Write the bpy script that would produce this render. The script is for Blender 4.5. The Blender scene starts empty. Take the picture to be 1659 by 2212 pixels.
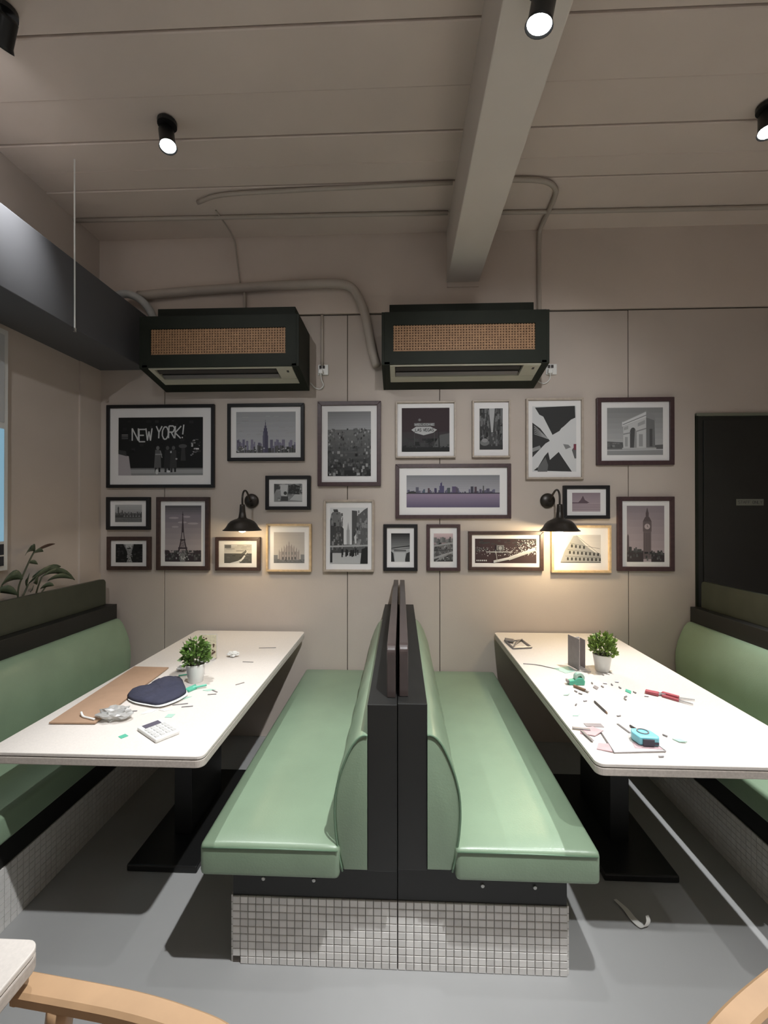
import bpy, bmesh, math, random
from mathutils import Vector, Matrix
random.seed(7)
C = bpy.context.scene.collection
SC = bpy.context.scene

# ------------------------------------------------------------------ camera, world, exposure
cam_d = bpy.data.cameras.new('camera')
cam_d.sensor_fit = 'HORIZONTAL'; cam_d.sensor_width = 36.0
cam_d.lens = 939.0 / 1659.0 * 36.0
cam_d.clip_start = 0.02
cam = bpy.data.objects.new('camera', cam_d); C.objects.link(cam)
cam.location = (0, 0, 1.55)
cam.rotation_euler = (math.pi/2 + math.atan(4/939.0), 0, math.atan(36.5/939.0))
SC.camera = cam
SC.view_settings.view_transform = 'Standard'
SC.view_settings.look = 'None'
SC.view_settings.exposure = 0.08
SC.view_settings.gamma = 1.0
SC.view_settings.use_curve_mapping = False

world = bpy.data.worlds.new('room_ambient'); SC.world = world
world.use_nodes = True
bg = world.node_tree.nodes['Background']
bg.inputs['Color'].default_value = (1.0, 0.95, 0.88, 1)
bg.inputs['Strength'].default_value = 0.02

SPOT_COOL = (0.97, 0.985, 1.0)
SCONCE_WARM = (1.0, 0.80, 0.50)

# ------------------------------------------------------------------ materials
def mat(name, col, rough=0.6, metal=0.0, var=0.0, scale=8.0, bump=0.0, bscale=60.0, spec=0.5, rnd=0.0, emit=None, estr=0.0, trans=0.0, coat=0.0, alpha=1.0):
    m = bpy.data.materials.new(name); m.use_nodes = True
    nt = m.node_tree; b = nt.nodes['Principled BSDF']
    b.inputs['Base Color'].default_value = (*col, 1)
    b.inputs['Roughness'].default_value = rough
    b.inputs['Metallic'].default_value = metal
    b.inputs['Specular IOR Level'].default_value = spec
    b.inputs['Transmission Weight'].default_value = trans
    b.inputs['Coat Weight'].default_value = coat
    b.inputs['Alpha'].default_value = alpha
    if emit:
        b.inputs['Emission Color'].default_value = (*emit, 1); b.inputs['Emission Strength'].default_value = estr
    tc = nt.nodes.new('ShaderNodeTexCoord')
    src = None
    if var > 0:
        n = nt.nodes.new('ShaderNodeTexNoise'); n.inputs['Scale'].default_value = scale; n.inputs['Detail'].default_value = 6
        nt.links.new(tc.outputs['Object'], n.inputs['Vector'])
        r = nt.nodes.new('ShaderNodeMapRange'); r.inputs['From Min'].default_value = 0.3; r.inputs['From Max'].default_value = 0.7
        r.inputs['To Min'].default_value = 1 - var; r.inputs['To Max'].default_value = 1 + var
        nt.links.new(n.outputs['Fac'], r.inputs['Value']); src = r.outputs['Result']
    if rnd > 0:
        oi = nt.nodes.new('ShaderNodeObjectInfo')
        r2 = nt.nodes.new('ShaderNodeMapRange'); r2.inputs['To Min'].default_value = 1 - rnd; r2.inputs['To Max'].default_value = 1 + rnd
        nt.links.new(oi.outputs['Random'], r2.inputs['Value'])
        if src:
            mu = nt.nodes.new('ShaderNodeMath'); mu.operation = 'MULTIPLY'
            nt.links.new(src, mu.inputs[0]); nt.links.new(r2.outputs['Result'], mu.inputs[1]); src = mu.outputs[0]
        else:
            src = r2.outputs['Result']
    if src:
        v = nt.nodes.new('ShaderNodeVectorMath'); v.operation = 'SCALE'; v.inputs[0].default_value = col
        nt.links.new(src, v.inputs['Scale']); nt.links.new(v.outputs[0], b.inputs['Base Color'])
    if bump > 0:
        n2 = nt.nodes.new('ShaderNodeTexNoise'); n2.inputs['Scale'].default_value = bscale; n2.inputs['Detail'].default_value = 4
        nt.links.new(tc.outputs['Object'], n2.inputs['Vector'])
        bp = nt.nodes.new('ShaderNodeBump'); bp.inputs['Strength'].default_value = bump; bp.inputs['Distance'].default_value = 0.01
        nt.links.new(n2.outputs['Fac'], bp.inputs['Height']); nt.links.new(bp.outputs['Normal'], b.inputs['Normal'])
    return m

M = {}
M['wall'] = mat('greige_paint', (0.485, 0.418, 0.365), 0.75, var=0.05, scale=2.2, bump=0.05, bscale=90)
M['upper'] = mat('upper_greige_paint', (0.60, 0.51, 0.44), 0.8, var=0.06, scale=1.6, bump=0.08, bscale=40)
M['ceil'] = mat('ceiling_paint', (0.62, 0.525, 0.455), 0.8, var=0.07, scale=1.2, bump=0.10, bscale=14)
M['beam'] = mat('beam_paint', (0.62, 0.555, 0.49), 0.75, var=0.04, scale=2.0, bump=0.05, bscale=30)
M['gap'] = mat('joint_shadow_grey', (0.09, 0.075, 0.065), 0.9)
M['floor'] = mat('grey_microcement', (0.355, 0.355, 0.35), 0.42, var=0.08, scale=1.4, bump=0.03, bscale=30)
M['black'] = mat('black_laminate', (0.010, 0.010, 0.009), 0.5, var=0.10, scale=12)
M['blackgreen'] = mat('black_green_paint', (0.012, 0.015, 0.009), 0.6, spec=0.25, var=0.12, scale=10)
M['duct'] = mat('charcoal_duct_paint', (0.085, 0.085, 0.09), 0.6, var=0.05, scale=3)
M['panelbrown'] = mat('dark_brown_board', (0.05, 0.037, 0.034), 0.3, var=0.12, scale=14)
M['panelgreen'] = mat('dark_olive_board', (0.045, 0.050, 0.034), 0.38, var=0.1, scale=12)
M['vinyl'] = mat('sage_green_vinyl', (0.215, 0.295, 0.20), 0.36, var=0.06, scale=5, bump=0.06, bscale=160, spec=0.55)
M['vinyl2'] = mat('sage_green_vinyl_piping', (0.125, 0.205, 0.13), 0.4)
M['tile'] = mat('white_mosaic_glaze', (0.72, 0.70, 0.67), 0.25, rnd=0.10, var=0.04, scale=30)
M['grout'] = mat('dark_grout', (0.13, 0.115, 0.10), 0.9, var=0.1, scale=30)
M['screw'] = mat('zinc_screw', (0.45, 0.45, 0.43), 0.35, metal=0.8)
M['metal_black'] = mat('black_metal', (0.014, 0.014, 0.014), 0.4, metal=0.2)
M['iron'] = mat('aged_dark_iron', (0.030, 0.024, 0.019), 0.36, metal=0.3, var=0.2, scale=18)
M['chrome'] = mat('brushed_steel', (0.5, 0.5, 0.5), 0.3, metal=1.0)
M['white_pl'] = mat('white_plastic', (0.70, 0.69, 0.66), 0.4)
M['cream_pl'] = mat('aged_cream_plastic', (0.47, 0.45, 0.36), 0.45, var=0.04)
M['ac_dark'] = mat('vent_shadow_brown', (0.05, 0.042, 0.038), 0.7)
M['rattan'] = mat('rattan_cane', (0.34, 0.19, 0.095), 0.6, var=0.22, scale=45)
M['rattan_back'] = mat('rattan_backing', (0.07, 0.032, 0.016), 0.85, var=0.2, scale=20)
M['pipe'] = mat('painted_pipe', (0.43, 0.375, 0.32), 0.6, var=0.05, scale=12)
M['hose'] = mat('grey_insulation_tape', (0.42, 0.42, 0.40), 0.6, var=0.1, scale=25)
M['conduit'] = mat('painted_conduit', (0.42, 0.365, 0.31), 0.6)
M['matboard'] = mat('white_mat_board', (0.72, 0.70, 0.69), 0.7)
M['fr_black'] = mat('black_frame', (0.014, 0.013, 0.014), 0.45, spec=0.3)
M['fr_brown'] = mat('dark_walnut_frame', (0.050, 0.026, 0.021), 0.45, var=0.25, scale=40)
M['fr_purple'] = mat('dark_plum_brown_frame', (0.055, 0.028, 0.030), 0.42, var=0.2, scale=40)
M['fr_light'] = mat('pale_taupe_frame', (0.40, 0.335, 0.275), 0.5, var=0.1, scale=40)
M['fr_wood'] = mat('light_oak_frame', (0.56, 0.40, 0.23), 0.5, var=0.14, scale=40)
M['door'] = mat('near_black_door', (0.011, 0.012, 0.010), 0.4, var=0.15, scale=6)
M['doortrim'] = mat('olive_grey_trim', (0.16, 0.165, 0.125), 0.5)
M['signplate'] = mat('dull_sign_plate', (0.17, 0.175, 0.145), 0.5)
M['signtext'] = mat('sign_lettering', (0.06, 0.06, 0.055), 0.6)
M['winframe'] = mat('white_window_frame', (0.6, 0.6, 0.58), 0.5)
M['winpane'] = mat('bright_blue_window', (0.10, 0.16, 0.20), 0.15, emit=(0.30, 0.55, 0.72), estr=0.55)
M['winupper'] = mat('frosted_window', (0.45, 0.46, 0.47), 0.5)
M['windark'] = mat('dark_window_pane', (0.02, 0.022, 0.028), 0.12)
M['tabletop'] = mat('cream_speckled_laminate', (0.72, 0.665, 0.61), 0.45, var=0.045, scale=170)
M['tableedge'] = mat('cream_edge_band', (0.52, 0.465, 0.415), 0.55, var=0.10, scale=120)
M['wood'] = mat('light_ash_wood', (0.50, 0.315, 0.175), 0.42, var=0.10, scale=9)
M['seatpad'] = mat('tan_seat_pad', (0.35, 0.25, 0.17), 0.6, var=0.06)
M['kraft'] = mat('kraft_board', (0.40, 0.255, 0.165), 0.75, var=0.05, scale=20)
M['kraftedge'] = mat('board_edge', (0.50, 0.44, 0.38), 0.8)
M['navy'] = mat('navy_cloth', (0.035, 0.036, 0.062), 0.85, var=0.15, scale=30, bump=0.15, bscale=90)
M['paper'] = mat('white_paper', (0.75, 0.74, 0.70), 0.7)
M['wrap'] = mat('crumpled_clear_plastic', (0.72, 0.71, 0.68), 0.22, trans=0.55, var=0.05)
M['mint'] = mat('mint_green_plastic', (0.10, 0.46, 0.31), 0.4)
M['palemint'] = mat('pale_mint_film', (0.42, 0.62, 0.52), 0.4)
M['lcd'] = mat('grey_violet_lcd', (0.12, 0.11, 0.14), 0.2)
M['key'] = mat('pale_grey_key', (0.55, 0.54, 0.52), 0.5)
M['pot'] = mat('white_ceramic', (0.74, 0.73, 0.70), 0.3)
M['soil'] = mat('dark_soil', (0.03, 0.022, 0.015), 0.95)
M['leaf'] = mat('fresh_green_leaf', (0.10, 0.185, 0.035), 0.5, var=0.35, scale=40)
M['leaf2'] = mat('lime_green_leaf', (0.19, 0.28, 0.055), 0.5, var=0.35, scale=40)
M['leafdark'] = mat('deep_green_leaf', (0.075, 0.10, 0.06), 0.3, var=0.25, scale=20)
M['leafbrown'] = mat('dry_brown_leaf', (0.10, 0.055, 0.04), 0.6)
M['stem'] = mat('green_stem', (0.07, 0.08, 0.045), 0.5)
M['card'] = mat('cream_card', (0.62, 0.56, 0.40), 0.6, var=0.15, scale=60)
M['greycard'] = mat('grey_mauve_card', (0.27, 0.235, 0.235), 0.5, var=0.08, scale=40)
M['acrylic'] = mat('milky_acrylic', (0.60, 0.56, 0.53), 0.2)
M['red'] = mat('red_grip', (0.46, 0.10, 0.12), 0.45)
M['cyan'] = mat('light_blue_plastic', (0.22, 0.58, 0.66), 0.4)
M['darkgrip'] = mat('dark_violet_rubber', (0.05, 0.042, 0.06), 0.5)
M['pink'] = mat('dusty_pink_sheet', (0.48, 0.33, 0.34), 0.5, var=0.1, scale=20)
M['greyline'] = mat('grey_metal_strip', (0.25, 0.235, 0.235), 0.4, metal=0.4)
M['pencil'] = mat('dark_pencil', (0.045, 0.04, 0.04), 0.5)
M['brownwood'] = mat('brown_wood_handle', (0.22, 0.13, 0.08), 0.5)
M['lens'] = mat('lamp_lens_glow', (1, 1, 1), 0.3, emit=(0.92, 0.96, 1.0), estr=60.0)
M['bulb'] = mat('warm_bulb_glow', (1, 1, 1), 0.3, emit=(1.0, 0.80, 0.48), estr=14.0)
M['shade_in'] = mat('white_enamel_inside', (0.75, 0.72, 0.66), 0.4)

# printed art: colour attribute read flat
pm = bpy.data.materials.new('photo_print'); pm.use_nodes = True
_b = pm.node_tree.nodes['Principled BSDF']; _b.inputs['Roughness'].default_value = 0.6; _b.inputs['Specular IOR Level'].default_value = 0.12
_a = pm.node_tree.nodes.new('ShaderNodeAttribute'); _a.attribute_name = 'ink'
pm.node_tree.links.new(_a.outputs['Color'], _b.inputs['Base Color'])
M['print'] = pm

# ------------------------------------------------------------------ helpers
ORG = {}
def tag(o, label=None, cat=None, group=None, kind=None):
    if label: o['label'] = label
    if cat: o['category'] = cat
    if group: o['group'] = group
    if kind: o['kind'] = kind
    return o
def thing(name, label, cat, loc=(0, 0, 0), rz=0.0, group=None):
    o = bpy.data.objects.new(name, None); C.objects.link(o)
    o.empty_display_size = 0.05
    o.location = loc; o.rotation_euler = (0, 0, rz)
    ORG[o.name] = Vector(loc)
    tag(o, label, cat, group); return o
def obj(name, bm, m, parent=None, local=False, smooth=False, bevel=0.0, seg=2, org=None, kind=None, sub=0):
    """bm in world metres unless local; parent's origin is removed so children sit in the thing's frame."""
    o_ = Vector((0, 0, 0))
    if parent is not None and not local:
        o_ = ORG.get(parent.name, Vector((0, 0, 0)))
    if parent is None and org is not None:
        o_ = Vector(org)
    if o_.length > 0: bmesh.ops.translate(bm, verts=bm.verts, vec=-o_)
    bmesh.ops.recalc_face_normals(bm, faces=bm.faces)
    me = bpy.data.meshes.new(name); bm.to_mesh(me); bm.free()
    me.materials.append(M[m] if isinstance(m, str) else m)
    if smooth:
        for p in me.polygons: p.use_smooth = True
    o = bpy.data.objects.new(name, me); C.objects.link(o)
    if parent is not None:
        o.parent = parent; ORG[o.name] = o_
    elif org is not None: o.location = org; ORG[o.name] = Vector(org)
    if bevel > 0:
        md = o.modifiers.new('bevel', 'BEVEL'); md.width = bevel; md.segments = seg; md.limit_method = 'ANGLE'
    if sub: 
        md = o.modifiers.new('sub', 'SUBSURF'); md.levels = sub; md.render_levels = sub
    if kind: o['kind'] = kind
    return o
def box(bm, x0, x1, y0, y1, z0, z1):
    vs = [bm.verts.new(p) for p in ((x0,y0,z0),(x1,y0,z0),(x1,y1,z0),(x0,y1,z0),(x0,y0,z1),(x1,y0,z1),(x1,y1,z1),(x0,y1,z1))]
    for f in ((0,3,2,1),(4,5,6,7),(0,1,5,4),(1,2,6,5),(2,3,7,6),(3,0,4,7)): bm.faces.new([vs[i] for i in f])
    return bm
def B(*a):
    return box(bmesh.new(), *a)
def prism(bm, pts, axis, a, b):
    """polygon pts (2-D) extruded along axis from a to b. axis 0: pts=(y,z); 1: pts=(x,z); 2: pts=(x,y)"""
    def mk(p, t): return {0: (t, p[0], p[1]), 1: (p[0], t, p[1]), 2: (p[0], p[1], t)}[axis]
    v0 = [bm.verts.new(mk(p, a)) for p in pts]; v1 = [bm.verts.new(mk(p, b)) for p in pts]
    bm.faces.new(v0); bm.faces.new(v1[::-1])
    n = len(pts)
    for i in range(n): bm.faces.new((v0[i], v1[i], v1[(i+1) % n], v0[(i+1) % n]))
    return bm
def catmull(pts, n=8):
    P = [Vector(p) for p in pts]
    if len(P) < 3: return P
    out = []
    Q = [P[0]*2 - P[1]] + P + [P[-1]*2 - P[-2]]
    for i in range(1, len(Q)-2):
        for k in range(n):
            t = k/n
            out.append(0.5*((2*Q[i]) + (Q[i+1]-Q[i-1])*t + (2*Q[i-1]-5*Q[i]+4*Q[i+1]-Q[i+2])*t*t + (3*Q[i]-Q[i-1]-3*Q[i+1]+Q[i+2])*t**3))
    out.append(P[-1]); return out
def tube(bm, pts, r, sides=8, cap=True, flat=None):
    P = [Vector(p) for p in pts]; rings = []
    up = Vector((0, 0, 1)); n = len(P)
    prev = None
    for i, p in enumerate(P):
        t = (P[min(i+1, n-1)] - P[max(i-1, 0)]).normalized()
        if prev is None:
            a = up if abs(t.dot(up)) < 0.9 else Vector((1, 0, 0))
            u = (a - t*a.dot(t)).normalized()
        else:
            u = (prev - t*prev.dot(t)).normalized()
        prev = u; v = t.cross(u)
        rr = r[i] if isinstance(r, (list, tuple)) else r
        ru, rv = (rr, rr) if flat is None else (rr*flat[0], rr*flat[1])
        rings.append([bm.verts.new(p + u*(math.cos(2*math.pi*k/sides)*ru) + v*(math.sin(2*math.pi*k/sides)*rv)) for k in range(sides)])
    for a, b in zip(rings, rings[1:]):
        for k in range(sides): bm.faces.new((a[k], a[(k+1) % sides], b[(k+1) % sides], b[k]))
    if cap: bm.faces.new(rings[0][::-1]); bm.faces.new(rings[-1])
    return bm
def T(pts, r, sides=8, **k): return tube(bmesh.new(), pts, r, sides, **k)
def lathe(bm, prof, c, sides=24, close=False):
    """prof: list of (r, z) around vertical axis at c"""
    rings = []
    for r, z in prof:
        if r < 1e-5: rings.append([bm.verts.new((c[0], c[1], c[2]+z))])
        else: rings.append([bm.verts.new((c[0]+r*math.cos(2*math.pi*k/sides), c[1]+r*math.sin(2*math.pi*k/sides), c[2]+z)) for k in range(sides)])
    for a, b in zip(rings, rings[1:]):
        for k in range(sides):
            k2 = (k+1) % sides
            if len(a) == 1 and len(b) == 1: continue
            if len(a) == 1: bm.faces.new((a[0], b[k], b[k2]))
            elif len(b) == 1: bm.faces.new((a[k], a[k2], b[0]))
            else: bm.faces.new((a[k], a[k2], b[k2], b[k]))
    return bm
def rounded(x0, x1, y0, y1, r, n=6):
    pts = []
    for cx, cy, a0 in ((x1-r, y1-r, 0), (x0+r, y1-r, 90), (x0+r, y0+r, 180), (x1-r, y0+r, 270)):
        for k in range(n+1):
            a = math.radians(a0 + 90*k/n); pts.append((cx+r*math.cos(a), cy+r*math.sin(a)))
    return pts

# ================================================================== THE SETTING
WY = 3.0            # face of the back wall
XL = -2.137         # face of the left wall
ZC = 3.49           # ceiling
fl = obj('floor', B(-2.4, 3.4, -2.8, 3.2, -0.06, 0.0), 'floor'); tag(fl, 'light grey smooth cement floor under the booths', kind='structure')

wb = obj('wall_back', B(-2.4, 3.4, WY+0.014, WY+0.14, 0.0, ZC+0.02), 'gap'); tag(wb, 'greige panelled back wall behind the framed prints', kind='structure')
seams = [-2.137, -1.664, -0.370, 0.267, 1.537, 1.975]
for a, b in zip(seams, seams[1:]):
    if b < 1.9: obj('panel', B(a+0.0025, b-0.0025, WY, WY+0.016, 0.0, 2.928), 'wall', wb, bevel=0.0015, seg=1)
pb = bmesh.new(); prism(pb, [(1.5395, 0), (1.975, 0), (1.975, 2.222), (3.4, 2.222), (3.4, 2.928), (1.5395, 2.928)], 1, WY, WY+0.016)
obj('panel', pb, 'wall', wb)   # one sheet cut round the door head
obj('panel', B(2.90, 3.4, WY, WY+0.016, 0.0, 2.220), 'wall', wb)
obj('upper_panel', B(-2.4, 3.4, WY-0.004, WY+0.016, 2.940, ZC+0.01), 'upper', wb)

wl = obj('wall_left', B(XL-0.14, XL, -2.8, WY+0.014, 0.0, ZC+0.02), 'wall'); tag(wl, 'plain greige left wall under the charcoal duct', kind='structure')
obj('pilaster', B(XL-0.01, XL+0.012, 2.80, WY, 0.0, 2.565), 'wall', wl)

win = obj('window_1', B(XL, XL+0.03, 0.9, 2.25, 1.25, 2.53), 'winframe'); tag(win, 'white framed window in the left wall', kind='structure')
obj('pane', B(XL+0.026, XL+0.034, 0.95, 2.225, 1.405, 2.0), 'winpane', win)
obj('pane', B(XL+0.026, XL+0.034, 0.95, 2.225, 2.035, 2.50), 'winupper', win)
obj('pane', B(XL+0.026, XL+0.034, 0.95, 2.225, 1.275, 1.325), 'windark', win)
obj('pane', B(XL+0.026, XL+0.034, 0.95, 2.225, 1.333, 1.39), 'windark', win)

ce = obj('ceiling', B(-2.4, 3.4, -2.8, 3.2, ZC+0.012, ZC+0.10), 'gap'); tag(ce, 'greige painted board-marked ceiling', kind='structure')
edges = [-2.8, -1.7, -1.2, -0.7, -0.2, 0.3, 0.75, 1.15, 1.45, 1.70, 1.965, 2.20, 2.385, 2.53, 2.80, 3.02]
for i, (a, b) in enumerate(zip(edges, edges[1:])):
    dz = [0.0, 0.006, 0.002, 0.009, 0.003, 0.008, 0.0, 0.007, 0.002, 0.009, 0.001, 0.007, 0.003, 0.008, 0.002][i]
    obj('board', B(-2.4, 3.4, a+0.002, b-0.002, ZC-dz, ZC+0.02), 'ceil', ce, bevel=0.004, seg=1)
obj('beam', B(0.315, 0.535, -2.8, WY, 3.137, ZC+0.01), 'beam', ce, bevel=0.006)
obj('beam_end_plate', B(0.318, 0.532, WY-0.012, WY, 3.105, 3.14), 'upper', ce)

wr = obj('wall_right', B(3.4, 3.54, -2.8, 3.2, 0.0, ZC+0.02), 'wall'); tag(wr, 'plain greige wall of the room beyond the right booth', kind='structure')
wf = obj('wall_front', B(-2.4, 3.54, -2.94, -2.8, 0.0, ZC+0.02), 'wall'); tag(wf, 'plain greige wall behind the armchairs', kind='structure')
# door behind the right booth
dr = obj('door_1', B(1.99, 2.88, WY+0.002, WY+0.012, 0.0, 2.205), 'door'); tag(dr, 'near black door beside the framed clock tower print', kind='structure')
fb = bmesh.new(); box(fb, 1.977, 1.992, WY-0.008, WY+0.014, 0, 2.212); box(fb, 2.88, 2.898, WY-0.008, WY+0.014, 0, 2.212)
obj('door_jamb', fb, 'blackgreen', dr)
obj('door_head', B(1.977, 2.898, WY-0.016, WY+0.014, 2.206, 2.224), 'doortrim', dr)
obj('door_leaf', B(2.03, 2.86, WY-0.006, WY+0.006, 0.02, 2.18), 'door', dr, bevel=0.002)

# ------------------------------------------------------------------ stroke lettering (for the sign and the prints)
FONT = {
 'N': [[(0,0),(0,1),(1,0),(1,1)]], 'E': [[(1,1),(0,1),(0,0),(1,0)], [(0,.52),(.8,.52)]],
 'W': [[(0,1),(.25,0),(.5,.75),(.75,0),(1,1)]], 'Y': [[(0,1),(.5,.5),(1,1)], [(.5,.5),(.5,0)]],
 'O': [[(.3,0),(0,.3),(0,.7),(.3,1),(.7,1),(1,.7),(1,.3),(.7,0),(.3,0)]],
 'R': [[(0,0),(0,1),(.75,1),(1,.8),(.75,.5),(0,.5)], [(.4,.5),(1,0)]], 'K': [[(0,0),(0,1)], [(1,1),(0,.45),(1,0)]],
 '!': [[(.7,1.1),(.45,.3)], [(.38,.1),(.36,0)]], 'L': [[(0,1),(0,0),(1,0)]], 'A': [[(0,0),(.5,1),(1,0)], [(.2,.38),(.8,.38)]],
 'S': [[(1,.9),(.7,1),(.2,1),(0,.75),(.2,.55),(.8,.45),(1,.25),(.8,0),(.2,0),(0,.12)]], 'V': [[(0,1),(.5,0),(1,1)]],
 'G': [[(1,.85),(.7,1),(.3,1),(0,.7),(0,.3),(.3,0),(.8,0),(1,.2),(1,.48),(.6,.48)]], 'T': [[(0,1),(1,1)], [(.5,1),(.5,0)]],
 'F': [[(1,1),(0,1),(0,0)], [(0,.52),(.8,.52)]], 'C': [[(1,.85),(.7,1),(.3,1),(0,.7),(0,.3),(.3,0),(.7,0),(1,.15)]],
 'M': [[(0,0),(0,1),(.5,.3),(1,1),(1,0)]]}
def text_segments(s, x, y, w, h, gap=0.25, slant=0.0, jitter=0.0, rng=None):
    """letters laid from (x,y), total width w, height h -> list of segments"""
    n = sum(0.6 if c == ' ' else (0.5 if c == '!' else 1.0) for c in s)
    cw = w / (n + gap*(len(s)-1)); cx = x; out = []
    for c in s:
        k = 0.6 if c == ' ' else (0.5 if c == '!' else 1.0)
        jy = (rng.uniform(-1, 1)*jitter*h) if rng else 0
        for st in FONT.get(c, []):
            pts = [(cx + p[0]*cw*k + slant*p[1]*h, y + jy + p[1]*h*(1+(jitter if rng else 0))) for p in st]
            out += list(zip(pts, pts[1:]))
        cx += cw*k + gap*cw
    return out

sign = thing('door_sign', 'small dull grey name plate fixed to the near black door', 'sign', (2.325, WY-0.01, 1.605))
obj('plate', B(2.238, 2.412, WY-0.012, WY-0.006, 1.606, 1.649), 'signplate', sign)
tb = bmesh.new()
for (a, b_) in text_segments('STAFF ONLY', 2.247, 1.618, 0.156, 0.019):
    d = Vector((b_[0]-a[0], b_[1]-a[1])); nrm = Vector((-d.y, d.x)).normalized()*0.0012
    prism(tb, [(a[0]+nrm.x, a[1]+nrm.y), (b_[0]+nrm.x, b_[1]+nrm.y), (b_[0]-nrm.x, b_[1]-nrm.y), (a[0]-nrm.x, a[1]-nrm.y)], 1, WY-0.0127, WY-0.0118)
obj('lettering', tb, 'signtext', sign)

# ================================================================== DUCT, PIPES
du = thing('ceiling_duct', 'charcoal boxed duct hung along the left wall below the ceiling', 'duct', (-1.96, 1.5, 2.565))
obj('duct_body', B(XL, -1.784, -2.8, WY-0.004, 2.565, 2.940), 'duct', du, bevel=0.004)
obj('hanger_rod', T([(-1.778, 2.30, 2.55), (-1.778, 2.295, ZC-0.005)], 0.0042, 6), 'white_pl', du)
nb = bmesh.new(); lathe(nb, [(0, -.012), (.009, -.012), (.009, .006), (0, .006)], (-1.778, 2.30, 2.556), 6)
obj('rod_nut', nb, 'chrome', du)

def wire(name, label, cat, pts, r, m, smooth_n=6, sides=8, group=None):
    p = catmull(pts, smooth_n)
    o = obj(name, T(p, r, sides), m, org=pts[0], smooth=True)
    return tag(o, label, cat, group)
wire('insulated_pipe', 'thick beige painted pipe bending down between the two cooling cabinets', 'pipe',
     [(-1.83,2.962,3.074),(-1.44,2.962,3.099),(-1.095,2.962,3.115),(-.69,2.962,3.129),(-.45,2.962,3.13),(-.34,2.962,3.10),(-.285,2.962,3.02),(-.247,2.962,2.92),(-.219,2.962,2.788),(-.195,2.962,2.661),(-.165,2.962,2.56)], 0.030, 'pipe', 6, 12)
wire('drain_hose', 'pale grey hose curving over the charcoal duct to the wall', 'hose',
     [(-2.02,2.85,2.985),(-1.955,2.88,3.03),(-1.875,2.9,3.055),(-1.80,2.92,3.03),(-1.745,2.94,2.97),(-1.705,2.95,2.88)], 0.026, 'hose', 6, 10)
wire('drop_conduit', 'thin conduit dropping from thick pipe onto the left cooling cabinet', 'conduit', [(-1.085,2.975,3.09),(-1.085,2.975,3.0),(-1.085,2.975,2.90)], 0.010, 'conduit', 2)
wire('socket_conduit', 'thin vertical conduit feeding the socket between the cabinets', 'conduit', [(-.545,2.988,2.926),(-.545,2.988,2.75),(-.545,2.988,2.578)], 0.010, 'conduit', 2)
wire('ceiling_conduit', 'straight conduit crossing the whole ceiling close to the back wall', 'conduit', [(XL,2.755,3.468),(-.8,2.765,3.468),(.30,2.775,3.468)], 0.013, 'conduit', 3)
wire('ceiling_conduit', 'short straight conduit on the ceiling right of the concrete beam', 'conduit', [(.55,2.785,3.468),(1.3,2.795,3.468),(3.3,2.81,3.468)], 0.013, 'conduit', 3)
wire('ceiling_conduit', 'conduit crossing the ceiling left of the beam with a kinked end', 'conduit', [(-1.25,2.62,3.465),(-1.08,2.565,3.466),(-.7,2.545,3.466),(.30,2.52,3.466)], 0.012, 'conduit', 4)
wire('bent_conduit', 'conduit bending from the ceiling down the wall to the right cooling cabinet', 'conduit',
     [(.55,2.51,3.466),(.70,2.512,3.466),(.83,2.53,3.466),(.905,2.585,3.466),(.93,2.66,3.466),(.935,2.85,3.466),(.936,2.95,3.462),(.937,2.978,3.40),(.937,2.98,3.2),(.937,2.98,2.80)], 0.015, 'conduit', 6)
wire('corner_conduit', 'thin kinked conduit in the ceiling corner above the left cabinet', 'conduit', [(-1.17,2.70,3.47),(-1.16,2.92,3.468),(-1.155,2.982,3.44),(-1.14,2.984,3.30),(-1.12,2.984,3.16)], 0.005, 'conduit', 5)

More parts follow.
